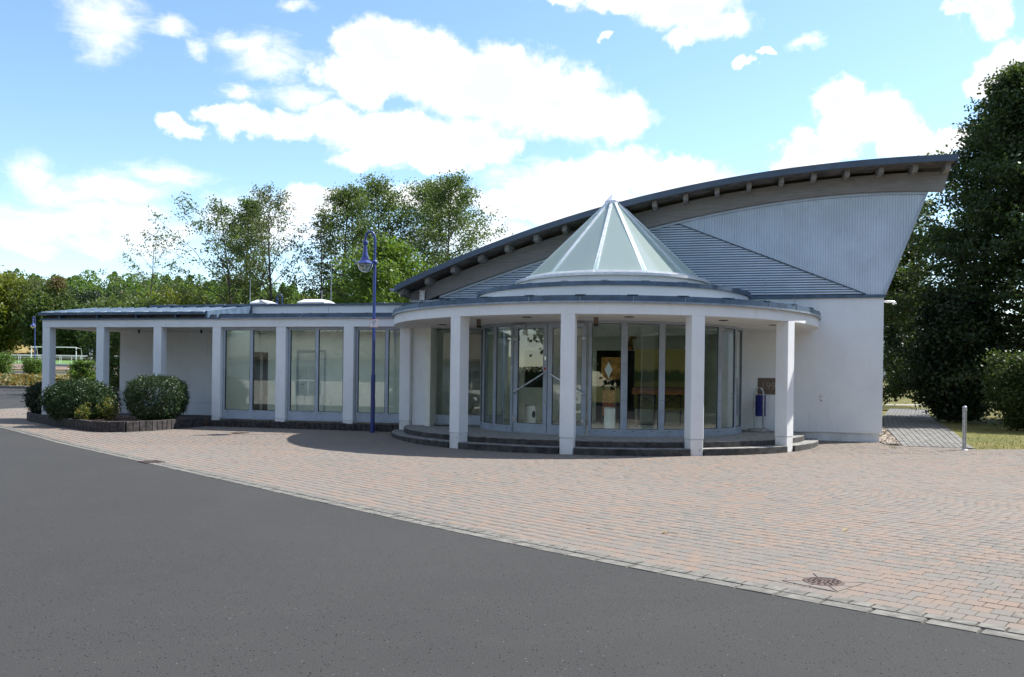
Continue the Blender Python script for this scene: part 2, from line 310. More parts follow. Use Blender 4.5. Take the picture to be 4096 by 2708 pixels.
# glass panes: thin sheet, clear with a mirror share that grows at grazing angles
def glass(name, tint, base, haze=0.0, hz=(0.8, 0.85, 0.82), rough=0.0):
    m, t, out = newmat(name)
    tr = t.nodes.new('ShaderNodeBsdfTransparent'); tr.inputs[0].default_value = (*tint, 1)
    gl = t.nodes.new('ShaderNodeBsdfGlossy'); gl.inputs['Roughness'].default_value = rough; gl.inputs[0].default_value = (0.93, 0.97, 0.95, 1)
    fr = t.nodes.new('ShaderNodeFresnel'); fr.inputs[0].default_value = 1.5
    fac = M('ADD', M('MULTIPLY', fr.outputs[0], 1.5, tree=t), base, tree=t, clamp=True)
    mx = t.nodes.new('ShaderNodeMixShader'); t.links.new(fac, mx.inputs[0]); t.links.new(tr.outputs[0], mx.inputs[1]); t.links.new(gl.outputs[0], mx.inputs[2])
    last = mx.outputs[0]
    if haze:
        df = t.nodes.new('ShaderNodeBsdfDiffuse'); df.inputs[0].default_value = (*hz, 1)
        tl = t.nodes.new('ShaderNodeBsdfTranslucent'); tl.inputs[0].default_value = (*hz, 1)
        m3_ = t.nodes.new('ShaderNodeMixShader'); m3_.inputs[0].default_value = 0.6
        t.links.new(df.outputs[0], m3_.inputs[1]); t.links.new(tl.outputs[0], m3_.inputs[2])
        m2_ = t.nodes.new('ShaderNodeMixShader'); m2_.inputs[0].default_value = haze
        t.links.new(last, m2_.inputs[1]); t.links.new(m3_.outputs[0], m2_.inputs[2]); last = m2_.outputs[0]
    t.links.new(last, out.inputs[0]); return m
glass('pane_glass', (0.89, 0.97, 0.935), 0.055)
glass('cone_glass', (0.78, 0.95, 0.88), 0.16, 0.70, (0.82, 0.97, 0.91), 0.02)
m, t, out = newmat('milk_fill_ring'); tl_ = t.nodes.new('ShaderNodeBsdfTranslucent'); tl_.inputs[0].default_value = (.93, .95, .94, 1); t.links.new(tl_.outputs[0], out.inputs[0])
m, t, out = newmat('milk_fill_panel'); tl_ = t.nodes.new('ShaderNodeBsdfTranslucent'); tl_.inputs[0].default_value = (.52, .56, .54, 1); t.links.new(tl_.outputs[0], out.inputs[0])
glass('globe_glass', (0.90, 0.93, 0.95), 0.03, 0.10)
# mural inside the foyer: plain landscape bands, cloudy yellow over green
m, t, out = newmat('mural_paint'); tcn = t.nodes.new('ShaderNodeTexCoord'); sp = t.nodes.new('ShaderNodeSeparateXYZ'); t.links.new(tcn.outputs['Generated'], sp.inputs[0])
wv = NOISE(tcn.outputs['Generated'], 5, 5, 0.6, tree=t).outputs[0]
zz = M('ADD', sp.outputs[2], M('MULTIPLY', M('SUBTRACT', wv, 0.5, tree=t), 0.25, tree=t), tree=t)
c = mixc(t, SST(zz, 0.42, 0.50, tree=t), (0.22, 0.19, 0.05), (0.06, 0.085, 0.02)); c = mixc(t, SST(zz, 0.60, 0.68, tree=t), c, (0.42, 0.33, 0.10))
prin(t, out, c, 0.7)

# ------------------------------------------------------------------ mesh helpers
class MB:
    def __init__(s): s.v = []; s.f = []
    def add(s, vs, fs):
        o = len(s.v); s.v += [tuple(p) for p in vs]; s.f += [tuple(i+o for i in q) for q in fs]; return s
    def quad(s, a, b, c, d): return s.add([a, b, c, d], [(0, 1, 2, 3)])
    def box(s, x0, x1, y0, y1, z0, z1):
        return s.add([(x0, y0, z0), (x1, y0, z0), (x1, y1, z0), (x0, y1, z0), (x0, y0, z1), (x1, y0, z1), (x1, y1, z1), (x0, y1, z1)],
                     [(0, 3, 2, 1), (4, 5, 6, 7), (0, 1, 5, 4), (1, 2, 6, 5), (2, 3, 7, 6), (3, 0, 4, 7)])
    def bbox(s, x0, x1, y0, y1, z0, z1, b):      # box with chamfered upright and top edges
        pts = [(x0+b, y0), (x1-b, y0), (x1, y0+b), (x1, y1-b), (x1-b, y1), (x0+b, y1), (x0, y1-b), (x0, y0+b)]
        cx, cy = (x0+x1)/2, (y0+y1)/2
        ins = [(x + (b if x < cx else -b), y + (b if y < cy else -b)) for x, y in pts]
        vs = [(x, y, z0) for x, y in pts] + [(x, y, z1-b) for x, y in pts] + [(x, y, z1) for x, y in ins]
        fs = [(i, (i+1) % 8, 8+(i+1) % 8, 8+i) for i in range(8)] + [(8+i, 8+(i+1) % 8, 16+(i+1) % 8, 16+i) for i in range(8)]
        return s.add(vs, fs + [tuple(range(16, 24)), tuple(range(7, -1, -1))])
    def obox(s, c, d1, d2, d3):                   # oriented box: centre and three half axes
        c, d1, d2, d3 = map(np.array, (c, d1, d2, d3)); vs = []
        for k in (-1, 1):
            for i, j in ((-1, -1), (1, -1), (1, 1), (-1, 1)): vs.append(tuple(c+i*d1+j*d2+k*d3))
        return s.add(vs, [(0, 3, 2, 1), (4, 5, 6, 7), (0, 1, 5, 4), (1, 2, 6, 5), (2, 3, 7, 6), (3, 0, 4, 7)])
    def prism(s, poly, z0, z1):
        n = len(poly)
        return s.add([(x, y, z0) for x, y in poly] + [(x, y, z1) for x, y in poly],
                     [tuple(range(n-1, -1, -1)), tuple(range(n, 2*n))] + [(i, (i+1) % n, n+(i+1) % n, n+i) for i in range(n)])
    def lathe(s, prof, c=(0, 0), n=24, a0=0, a1=2*pi):
        closed = abs(a1-a0-2*pi) < 1e-6; k = n if closed else n+1; vs = []
        for r, z in prof:
            for i in range(k):
                a = a0+(a1-a0)*i/n; vs.append((c[0]+r*cos(a), c[1]+r*sin(a), z))
        fs = []
        for j in range(len(prof)-1):
            for i in range(n):
                i2 = (i+1) % k; fs.append((j*k+i, j*k+i2, (j+1)*k+i2, (j+1)*k+i))
        return s.add(vs, fs)
    def tube(s, path, r, n=8, caps=True):
        P_ = [np.array(p, float) for p in path]; R_ = r if hasattr(r, '__len__') else [r]*len(P_)
        o = len(s.v); ref = None
        for i, p in enumerate(P_):
            d = P_[min(i+1, len(P_)-1)]-P_[max(i-1, 0)]; d = d/(np.linalg.norm(d)+1e-9)
            if ref is None: ref = np.array([0, 0, 1.]) if abs(d[2]) < 0.9 else np.array([1., 0, 0])
            a = np.cross(d, ref); a /= np.linalg.norm(a)+1e-9; b = np.cross(d, a); ref = -b if False else ref
            for k in range(n):
                w = 2*pi*k/n; q = p+R_[i]*(cos(w)*a+sin(w)*b); s.v.append((q[0], q[1], q[2]))
        for i in range(len(P_)-1):
            for k in range(n):
                k2 = (k+1) % n; s.f.append((o+i*n+k, o+i*n+k2, o+(i+1)*n+k2, o+(i+1)*n+k))
        if caps:
            s.f.append(tuple(o+k for k in range(n-1, -1, -1))); e = o+(len(P_)-1)*n; s.f.append(tuple(e+k for k in range(n)))
        return s
    def ball(s, c, r, n=14, m=8, sz=1.0):
        return s.lathe([(max(1e-4, r*sin(pi*j/m)), c[2]-r*sz*cos(pi*j/m)) for j in range(m+1)], (c[0], c[1]), n)

ORG = {}
def link(o, parent=None):
    COL.objects.link(o)
    if parent: o.parent = parent
    return o
def root_of(o):
    while o.parent: o = o.parent
    return o
def obj(name, mb, mat, parent=None, smooth=False, org=None, frame=None, label=None):
    """link a mesh; vertices are given in world or building coordinates, shifted to the origin of the root"""
    if org is None: org = ORG.get(root_of(parent).name, (0, 0, 0)) if parent else (0, 0, 0)
    me = bpy.data.meshes.new(name)
    me.from_pydata([(x-org[0], y-org[1], z-org[2]) for x, y, z in mb.v], [], mb.f)
    me.materials.append(MAT[mat]); me.update()
    if smooth:
        me.polygons.foreach_set('use_smooth', [True]*len(me.polygons))
        try: me.set_sharp_from_angle(angle=radians(40))
        except Exception: pass
    o = bpy.data.objects.new(name, me); link(o, parent)
    if parent is None:
        if frame == 'b':
            X, Y = XY(org[0], org[1]); o.location = (X, Y, org[2]); o.rotation_euler = (0, 0, -YAW)
        else: o.location = org
        ORG[o.name] = org
    if label: o['label'] = label
    return o
def tag(o, label=None, cat=None, group=None, kind=None):
    for k, v in (('label', label), ('category', cat), ('group', group), ('kind', kind)):
        if v: o[k] = v
    return o
def thing(name, label, cat, loc, rz=0, group=None, frame=None):
    """an Empty at the base of a thing; frame 'b': loc given as (u, v, z) along the building"""
    o = bpy.data.objects.new(name, None); COL.objects.link(o); o.empty_display_size = 0.3
    if frame == 'b':
        X, Y = XY(loc[0], loc[1]); o.location = (X, Y, loc[2]); o.rotation_euler = (0, 0, -YAW)
    else: o.location = loc; o.rotation_euler = (0, 0, rz)
    ORG[o.name] = tuple(loc)
    return tag(o, label, cat, group)
LOC0 = (0, 0, 0)
def lthing(name, label, cat, loc, rz=0, group=None):   # a thing whose parts are modelled about its own base
    o = thing(name, label, cat, loc, rz, group); ORG[o.name] = LOC0; return o
def copy_tree(o, parent=None):
    c = o.copy(); COL.objects.link(c)
    if parent: c.parent = parent
    for ch in list(o.children): copy_tree(ch, c)
    return c
ZK = ([0, 20, 23, 26, 38, 60, 85, 100, 130, 170, 176, 190, 205, 260, 330, 900], [0, 0, .055, .085, .14, .49, 1.56, 2.6, 3.4, 4.3, 5.6, 7.6, 9.5, 21, 24, 40])
def gz(x, y):
    z = float(np.interp(y, *ZK))
    if y > 185: z = 7.0+(z-7.0)*float(np.interp(x, [-170, -90, -10, 120], [1.0, 0.95, 0.45, 0.2]))
    return z
def sheet(name, poly_rows, mat, dz, parent=None):
    """a ground sheet from rows of (x, y) points, draped on the terrain dz above it"""
    mb = MB(); n = len(poly_rows[0])
    mb.v = [(x, y, gz(x, y)+dz) for row in poly_rows for x, y in row]
    for j in range(len(poly_rows)-1):
        for i in range(n-1): mb.f.append((j*n+i, j*n+i+1, (j+1)*n+i+1, (j+1)*n+i))
    return obj(name, mb, mat, parent)

# ================================================================== GROUND
xs = [-900, -500, -300, -200, -150, -110, -80, -60, -45, -35, -28, -22, -17, -12, -8, -4, 0, 4, 8, 12, 16, 20, 26, 34, 45, 60, 90, 140, 250, 500, 900]
ys = [-300, -120, -60, -30, -12, 0, 6, 11, 16, 20, 22, 24, 26, 28, 31, 34, 38, 43, 49, 55, 60, 66, 72, 78, 85, 92, 100, 110, 120, 130, 142, 155, 170, 176, 183, 190, 197, 205, 216, 228, 240, 252, 260, 280, 300, 330, 420, 600, 900]
tag(sheet('ground', [[(x, y) for x in xs] for y in ys], 'lawn_dry', -0.05), kind='structure')
tag(sheet('hill', [[(x, y) for x in np.linspace(-420, 160, 40)] for y in ys if 190 <= y <= 600], 'hill_floor', 0.02), kind='structure')

# ---- the kerb line: straight, easing to the right near the camera, rounding the planter at its far left end
DS = 0.05
def heading(s):
    if s > 19.5: return radians(-48.3+9.2*min(1, (s-19.5)/7.5))
    if s < -7: return radians(-48.3)+max(-(20.4), s+7)/9.0
    return radians(-48.3)
KP = {}
def build_kerb():
    x, y = -14.24, 24.27; n = int(48/DS)
    for i in range(n+1):
        a = heading(i*DS); KP[i] = (x, y, a); x += cos(a)*DS; y += sin(a)*DS
    x, y = -14.24, 24.27
    for i in range(1, int(34/DS)+1):
        a = heading(-i*DS); x -= cos(a)*DS; y -= sin(a)*DS; KP[-i] = (x, y, a)
build_kerb()
def K(s, d=0.0):
    """point at arc length s, d metres in from the road; returns x, y, heading"""
    i = max(-int(34/DS), min(int(48/DS), int(round(s/DS)))); x, y, a = KP[i]; r = s-i*DS
    return x+cos(a)*r-sin(a)*d, y+sin(a)*r+cos(a)*d, a
def krow(d, step=0.6, s0=-33, s1=47): return [K(s, d)[:2] for s in np.arange(s0, s1+1e-6, step)]
tag(sheet('road', [krow(d) for d in (0.01, -0.5, -1.5, -3, -5, -8, -12, -17, -23, -30)], 'asphalt', 0.0), kind='structure')
tag(sheet('side_road', [[(x, y) for x in np.linspace(-120, -12, 14)] for y in (37, 40, 44, 48, 52, 56, 60, 62.2)], 'asphalt', -0.012), kind='structure')

# ---- footprints that the paving stops at
PLANTER = [(-18.75, 0.30), (-18.55, -0.55), (-17.9, -1.17), (-15.94, -2.52), (-14.47, -3.45), (-13.27, -4.08), (-12.65, -4.30), (-12.2, -4.05), (-11.93, -3.4), (-11.85, -2.6), (-11.81, -1.06)]
def inside(poly, x, y):
    c = False; n = len(poly)
    for i in range(n):
        (x0, y0), (x1, y1) = poly[i], poly[(i+1) % n]
        if (y0 > y) != (y1 > y) and x < (x1-x0)*(y-y0)/(y1-y0)+x0: c = not c
    return c
PL_FOOT = PLANTER+[(-11.7, 3.0), (-19.0, 3.0)]
MANHOLES = [(2.49, 6.91, 0.165), (-7.35, 23.6, 0.24)]
def paved(x, y):
    if y < 2.0 or abs(x) > 0.80*y+5.0 or y > 50: return False
    u, v = UV(x, y)
    if u*u+v*v < 5.70**2: return False
    if v > 0.78 and -6 < u < 7.5: return False
    if v > -0.92 and -11.9 < u < -5.2: return False
    if v > 2.5 and u > -18.5: return False
    if x > 11.3 and y > 21.45+0.2*(x-11.2): return False
    if u > 7.45 and x <= 11.3 and v > -0.24: return False
    if inside(PL_FOOT, u, v): return False
    for mx, my, mr in MANHOLES:
        ex_, ey_ = (x-mx)*cos(-0.76)+(y-my)*sin(-0.76), -(x-mx)*sin(-0.76)+(y-my)*cos(-0.76)
        if max(abs(ex_), abs(ey_)) < mr: return False
    return True
base = MB()
tag(sheet('forecourt', [krow(d, 0.6, -28, 46) for d in list(np.arange(0.02, 7.2, 0.8))], 'joint_sand', -0.011), kind='structure')
fore = bpy.data.objects['forecourt']
# beyond the radius of the bend only the straight part goes on
fx = sheet('forecourt_yard', [krow(d, 0.6, -3, 46) for d in list(np.arange(6.5, 30, 0.9))], 'joint_sand', -0.012); tag(fx, kind='structure')
PLEN, PW, GAP = 0.1285, 0.158, 0.0045
stones = []
row = 0; d = 0.30
while d < 25:
    s = -27.0+(row % 2)*PLEN/2+random.uniform(-.004, .004); dc = d+PW/2
    while s < 45:
        kf = 1-dc/9.0 if -27.4 < s < -7 else (1-dc*0.0214 if 19.5 < s < 27 else 1)
        if kf < 0.12: s = -6.99 if s < -6.99 else 99; continue
        ds = PLEN/kf; x, y, a = K(s+ds/2, dc)
        if paved(x, y): stones.append((x, y, a))
        s += ds
    d += PW; row += 1
stones = np.array(stones); dist = np.hypot(stones[:, 0], stones[:, 1])
infr = (np.abs(stones[:, 0]) < 0.59*stones[:, 1]) & (stones[:, 1] > 5.2)
order = np.argsort(np.where(infr, dist, 1e6)); stones = stones[order]
def paver_shape():
    a, b, c = PLEN/2-GAP/2, PW/2-GAP/2, 0.0045
    vs = [(-a, -b, -c), (a, -b, -c), (a, b, -c), (-a, b, -c), (-a+c, -b+c, 0), (a-c, -b+c, 0), (a-c, b-c, 0), (-a+c, b-c, 0), (-a, -b, -.02), (a, -b, -.02), (a, b, -.02), (-a, b, -.02)]
    fs = [(4, 5, 6, 7)]+[(i, (i+1) % 4, 4+(i+1) % 4, 4+i) for i in range(4)]+[(8+i, 8+(i+1) % 4, (i+1) % 4, i) for i in range(4)]
    return np.array(vs), fs
PV, PF = paver_shape()
pm_ = bpy.data.meshes.new('paver'); pm_.from_pydata([tuple(v) for v in PV], [], PF); pm_.materials.append(MAT['paver_single'])
NS = 300
for x, y, a in stones[:NS]:
    o = bpy.data.objects.new('paver', pm_); link(o, fore)
    o.location = (x, y, gz(x, y)+random.uniform(-.0015, .0015)); o.rotation_euler = (random.gauss(0, .006), random.gauss(0, .006), a+random.gauss(0, .008))
rest = stones[NS:]; n = len(rest)
ca, sa = np.cos(rest[:, 2]+rng.normal(0, .008, n))[:, None], np.sin(rest[:, 2])[:, None]
zz_ = np.array([gz(x, y) for x, y in rest[:, :2]])+rng.uniform(-.002, .002, n)
vx = PV[None, :, 0]*ca-PV[None, :, 1]*sa+rest[:, 0:1]; vy = PV[None, :, 0]*sa+PV[None, :, 1]*ca+rest[:, 1:2]
vz = PV[None, :, 2]+zz_[:, None]+PV[None, :, 0]*rng.normal(0, .008, n)[:, None]+PV[None, :, 1]*rng.normal(0, .008, n)[:, None]
def np_mesh(name, V, F, mat, smooth=False):
    me = bpy.data.meshes.new(name); V = np.ascontiguousarray(V, dtype=np.float32); F = np.ascontiguousarray(F, dtype=np.int32)
    me.vertices.add(len(V)); me.vertices.foreach_set('co', V.ravel()); k = F.shape[1]
    me.loops.add(F.size); me.loops.foreach_set('vertex_index', F.ravel()); me.polygons.add(len(F))
    me.polygons.foreach_set('loop_start', np.arange(0, F.size, k, dtype=np.int32))
    me.materials.append(MAT[mat]); me.update(calc_edges=True); me.validate(); return me
V = np.stack([vx, vy, vz], -1).reshape(-1, 3); F = (np.array(PF)[None]+(np.arange(n)*len(PV))[:, None, None]).reshape(-1, 4)
o = bpy.data.objects.new('pavers', np_mesh('pavers', V, F, 'paver_many')); link(o, fore); tag(o, kind='stuff')

# ---- kerb: two rows of grey setts flush with the road
kerb = sheet('kerb', [krow(d, 0.5, -28, 46) for d in (0.0, 0.31)], 'joint_sand', -0.006); tag(kerb, kind='structure')
ks = []
for d0, d1, ln in ((0.005, 0.150, 0.34), (0.158, 0.292, 0.17)):
    s = -26.0
    while s < 44:
        L_ = ln*random.uniform(0.93, 1.06); x, y, a = K(s+L_/2, (d0+d1)/2)
        if y > 1.5 and abs(x) < 0.8*y+5 and not (abs(x+6.54) < 0.20 and abs(y-15.85) < 0.22): ks.append((hypot_ := math.hypot(x, y), x, y, a, L_, d1-d0))
        s += L_
ks.sort(); kst = bpy.data.meshes.new('kerb_stone')
b_ = MB(); b_.bbox(-.5, .5, -.5, .5, -0.05, 0.004, 0.03); kst.from_pydata(b_.v, [], b_.f); kst.materials.append(MAT['kerb_stone'])
many = MB()
for i, (h_, x, y, a, L_, w_) in enumerate(ks):
    if i < 290:
        o = bpy.data.objects.new('kerb_stone', kst); link(o, kerb); o.location = (x, y, gz(x, y)+random.uniform(0, .004)); o.rotation_euler = (random.gauss(0, .006), random.gauss(0, .004), a+random.gauss(0, .008)); o.scale = (L_-.008, w_-.006, 1)
    else:
        c = np.array((x, y, gz(x, y)-.02)); many.obox(c, np.array((cos(a), sin(a), 0))*(L_/2-.004), np.array((-sin(a), cos(a), 0))*(w_/2-.003), (0, 0, .025))
o = obj('kerb_stones', many, 'kerb_stone', kerb); tag(o, kind='stuff')

# ---- iron covers in the paving
def cover(name, label, x, y, r, star):
    t = thing(name, label, 'manhole cover', (x, y, gz(x, y)), 0)
    _, _, a = K(18)
    m = MB(); q = r*1.5
    pts = [(x+q*(cos(a)*i-sin(a)*j), y+q*(sin(a)*i+cos(a)*j)) for i, j in ((-1, -1), (1, -1), (1, 1), (-1, 1))]
    if star:   # cut stones round the cover: eight wedges with open joints
        for k in range(8):
            w0, w1 = 2*pi*k/8+.03, 2*pi*(k+1)/8-.03; wm = (w0+w1)/2
            def rad(w):
                w_ = (w+pi/4) % (pi/2)-pi/4; return q/cos(w_)
            p = [(r*1.03, w0), (r*1.03, wm), (r*1.03, w1), (rad(w1), w1), (rad(wm), wm), (rad(w0), w0)]
            mm = MB(); mm.prism([(x+R_*cos(a+w), y+R_*sin(a+w)) for R_, w in p], gz(x, y)-.02, gz(x, y)+.0045)
            obj('surround_stone', mm, 'paver_single', t)
    m = MB(); zc = gz(x, y); m.lathe([(r, zc-.02), (r, zc+.006), (r*.9, zc+.008), (r*.88, zc+.004), (.001, zc+.004)], (x, y), 28)
    for rr in (0.25, 0.5, 0.72):
        for k in range(int(4+14*rr)):
            w = 2*pi*k/int(4+14*rr); m.obox((x+r*rr*cos(w), y+r*rr*sin(w), zc+.006), (r*.06*cos(w), r*.06*sin(w), 0), (-r*.035*sin(w), r*.035*cos(w), 0), (0, 0, .003))
    obj('cover_plate', m, 'cast_iron', t)
cover('manhole_cover', 'round rusty iron cover set among cut stones near the kerb on the right', 2.49, 6.91, 0.155, True)
cover('manhole_cover', 'larger iron cover in the paving in front of the side wing windows', -7.35, 23.6, 0.26, False)
x, y = -6.54, 15.85; _, _, a = K(11.3)
t = thing('drain_grate', 'slotted iron drain grate let into the kerb line', 'drain grate', (x, y, gz(x, y)))
m = MB(); ex, ey = np.array((cos(a), sin(a), 0)), np.array((-sin(a), cos(a), 0)); c = np.array((x, y, gz(x, y)+.004))
for sgn in (-1, 1): m.obox(c+ex*.2*sgn, ex*.015, ey*.17, (0, 0, .012)); m.obox(c+ey*.16*sgn, ex*.2, ey*.015, (0, 0, .012))
obj('grate_frame', m, 'cast_iron', t)
for k in range(7): obj('bar', MB().obox(c+ex*(-.165+.055*k), ex*.014, ey*.15, (0, 0, .01)), 'cast_iron', t)
m = MB().obox(c-np.array((0, 0, .013)), ex*.2, ey*.17, (0, 0, .002)); obj('pit', m, 'rubber_black', t)

# ---- far left: verge, kerb, track, pitch, bank
tag(sheet('verge', [[(x, y) for x in np.linspace(-110, -12, 20)] for y in (62.0, 66, 70, 75, 80, 85.5)], 'verge_earth', 0.12), kind='structure')
vk = sheet('verge_kerb', [[(x, y) for x in np.linspace(-110, -12, 20)] for y in (61.75, 62.05)], 'joint_sand', 0.02); tag(vk, kind='structure')
x = -60.0; me = None
while x < -20:
    L_ = 1.0; y = 61.9
    o = obj('kerb_stone', MB().bbox(-.48, .48, -.15, .15, -.1, .19, .02), 'kerb_stone', vk, org=(0, 0, 0)) if me is None else bpy.data.objects.new('kerb_stone', me)
    if me is None: me = o.data
    else: link(o, vk)
    o.location = (x, y, gz(x, y)+random.uniform(-.01, .01)); x += L_
tag(sheet('service_path', [[(x, y) for x in np.linspace(-110, -12, 20)] for y in (86.2, 88, 90.5)], 'asphalt', 0.02), kind='structure')
tag(sheet('cinder_track', [[(x, y) for x in np.linspace(-140, -12, 20)] for y in (93, 96, 100, 106, 113)], 'cinder_track', 0.02), kind='structure')
tag(sheet('sports_pitch', [[(x, y) for x in np.linspace(-180, -8, 20)] for y in (113, 118, 124, 130, 140, 150, 160, 171)], 'pitch_green', 0.03), kind='structure')
tag(sheet('grass_bank', [[(x, y) for x in np.linspace(-220, -8, 20)] for y in (171, 173, 176, 180, 185, 190, 196)], 'dry_bank', 0.04), kind='structure')
# ---- right: path of long slabs, gravel strip, far footpath
def uvsheet(name, rows, mat, dz): return tag(sheet(name, [[XY(u, v) for u, v in r] for r in rows], mat, dz), kind='structure')
def pl(v): return float(np.interp(v, [-0.3, 0.3, 10.7, 20, 30], [7.80, 7.85, 9.1, 10.6, 12.6]))
def pr_(v): return float(np.interp(v, [-0.3, 0.3, 7.6, 20, 30], [9.45, 9.5, 10.75, 12.6, 14.6]))
vv = list(np.arange(-0.28, 29, 1.0))
uvsheet('garden_path', [[(pl(v)+(pr_(v)-pl(v))*k/4, v) for k in range(5)] for v in vv], 'joint_sand', -0.004)
gp = bpy.data.objects['garden_path']
for k in range(12):
    for v in np.arange(-0.26, 26, 1.45):
        def pt(v_, f): return XY(pl(v_)+(pr_(v_)-pl(v_))*f, v_)
        f0, f1 = (k+.06)/12, (k+.94)/12; mb = MB()
        q = [(*pt(v, f0),), (*pt(v, f1),), (*pt(v+1.43, f1),), (*pt(v+1.43, f0),)]
        dzz = random.uniform(-.003, .004)
        top = [(x, y, gz(x, y)+.008+dzz) for x, y in q]; bot = [(x, y, gz(x, y)-.03) for x, y in q]
        mb.add(bot+top, [(4, 5, 6, 7), (0, 1, 5, 4), (1, 2, 6, 5), (2, 3, 7, 6), (3, 0, 4, 7)])
        obj('slab', mb, 'path_slab', gp)
uvsheet('gravel_strip', [[(7.42, v), (max(7.44, pl(v)-.03), v)] for v in np.arange(0.02, 12, 1.0)], 'soil', -0.003)
gs = bpy.data.objects['gravel_strip']; m = MB()
for i in range(1500):
    v = 0.05+9*random.random()**1.6; u = random.uniform(7.44, max(7.46, pl(v)-.05)); X, Y = XY(u, v); r = random.uniform(.018, .04); w = random.random()*6
    m.obox((X, Y, gz(X, Y)+r*.2), (r*cos(w), r*sin(w), 0), (-r*.7*sin(w), r*.7*cos(w), r*.2), (0, 0, r*.5))
tag(obj('pebbles', m, 'stone_mix', gs), kind='stuff')
def yb(x): return 21.45+0.2*(x-11.2)
tag(sheet('lawn', [[(max(x, XY(pr_(min(29, UV(x, yb(x)+t)[1])) +.03, 0)[0]+UV(x, yb(x)+t)[1]*syw) if x < 20 else x, yb(x)+t) for x in (11.3, 12, 13, 14, 15, 16, 17, 18, 20, 23, 27, 32, 40, 55)] for t in (0, .5, 1, 2, 3, 4, 6, 8, 10, 13, 16, 20, 25, 30)], 'lawn_dry', -0.006), kind='structure')
tag(sheet('footpath', [[(x, y+0.04*(x-18)) for x in np.linspace(13, 60, 16)] for y in (54.4, 55.8)], 'concrete', -0.02), kind='structure')
tag(sheet('footpath', [[(x, y) for x in np.linspace(24, 80, 16)] for y in (83, 85.5)], 'concrete', -0.02), kind='structure')

# ================================================================== SPORTS HALL (building frame: u along the front, v into the building)
def poly3(us, zs, deg=3):
    k = np.polyfit(us, zs, deg); return lambda u: float(np.polyval(k, u))
roof_top = poly3([-6.1, -4.77, -3.63, -2.58, -1.41, -.09, 1.99, 3.41, 5.42, 7.35, 9.07], [4.34, 4.88, 5.33, 5.71, 6.06, 6.40, 6.87, 7.09, 7.31, 7.42, 7.45])
beam_top = poly3([-5.94, -4.43, -3.57, -2.76, -1.94, -1.08, .74, 1.95, 3.12, 4.79, 6.43, 8.06, 8.98], [4.15, 4.79, 5.10, 5.35, 5.62, 5.88, 6.32, 6.62, 6.80, 7.0, 7.15, 7.2, 7.19])
beam_bot = poly3([-5.8, -4.95, -3.85, -2.69, -1.75, 1.1, 1.95, 3.42, 4.47, 5.49, 6.5, 7.49, 8.49], [3.86, 4.10, 4.47, 4.86, 5.17, 5.93, 6.13, 6.40, 6.55, 6.64, 6.69, 6.73, 6.73])
VH = 0.769
hall = thing('sports_hall', 'large white hall with sweeping curved roof and blue grey metal gable', 'building', (1.0, 8.0, 0), frame='b')
m = MB(); m.box(3.46, 7.47, VH, VH+.3, 0.29, 3.925); m.box(-5.2, 3.46, VH, VH+.3, 3.34, 3.925); m.box(7.17, 7.47, VH+.3, 26, 0.29, 3.925)
m.box(7.47, 7.485, VH+1.2, 26, 0.29, 3.80)
obj('wall', m, 'render_white', hall)
m = MB(); m.box(4.4, 7.41, VH+.045, VH+.3, -.1, 0.29); m.box(7.12, 7.41, VH+.3, 26, -.1, 0.29); obj('plinth', m, 'plinth_render', hall)
m = MB(); m.box(-5.2, 7.50, VH-.05, VH+.32, 3.925, 4.01); m.box(7.2, 7.50, VH+.32, 26, 3.925, 4.01); obj('wall_cap', m, 'zinc_flashing', hall)
# upright ribs of the gable, cut along the diagonal, the beam and the leaning edge
def diag(u): return float(np.interp(u, [2.0, 4.7, 7.02, 7.46, 8.49], [6.08, 5.0, 4.005, 4.012, 6.75]))
RIB = 0.067
prof = [(0, 0), (.18, .016), (.5, .020), (.82, .016)]
m = MB(); cols = []
for i in range(int((8.47-2.03)/RIB)):
    for f, dpt in prof:
        u = 2.03+(i+f)*RIB; cols.append((u, VH-.012-dpt, max(diag(u), 4.008), beam_bot(u)-.05))
for u, v, z0, z1 in cols: m.v += [(u, v, z0), (u, v, max(z0, z1))]
m.f = [(2*i, 2*i+2, 2*i+3, 2*i+1) for i in range(len(cols)-1)]
obj('upright_cladding', m, 'cladding_sheet', hall)
# level boards: each board a shallow trapezoid with a deep shadow gap below
def u_left(z):
    lo, hi = -5.4, 2.2
    for _ in range(40):
        mid = (lo+hi)/2
        if beam_bot(mid)-.05 < z: lo = mid
        else: hi = mid
    return lo
def u_right(z): return float(np.interp(-z, [-6.08, -5.0, -4.005], [2.0, 4.7, 7.02]))
z = 4.012
while z < 5.99:
    mb = MB(); prof2 = [(.020, .012), (.021, -.020), (.032, -.024), (.050, -.018), (RIB+.002, -.002)]
    for dz, dv in prof2:
        zz = min(z+dz, 6.06); mb.v += [(u_left(zz), VH-.012+dv, zz), (u_right(zz), VH-.012+dv, zz)]
    mb.f = [(2*i, 2*i+1, 2*i+3, 2*i+2) for i in range(4)]
    obj('cladding_board', mb, 'cladding_sheet', hall); z += RIB
m = MB(); m.add([(-5.2, VH+.02, 3.98), (7.47, VH+.02, 3.98), (8.47, VH+.02, 6.70), (2.0, VH+.02, 6.06)]+[(u, VH+.02, beam_bot(u)) for u in (1, 0, -1, -2, -3, -4, -5)], [tuple(range(11))]); obj('gable_backing', m, 'rubber_black', hall)
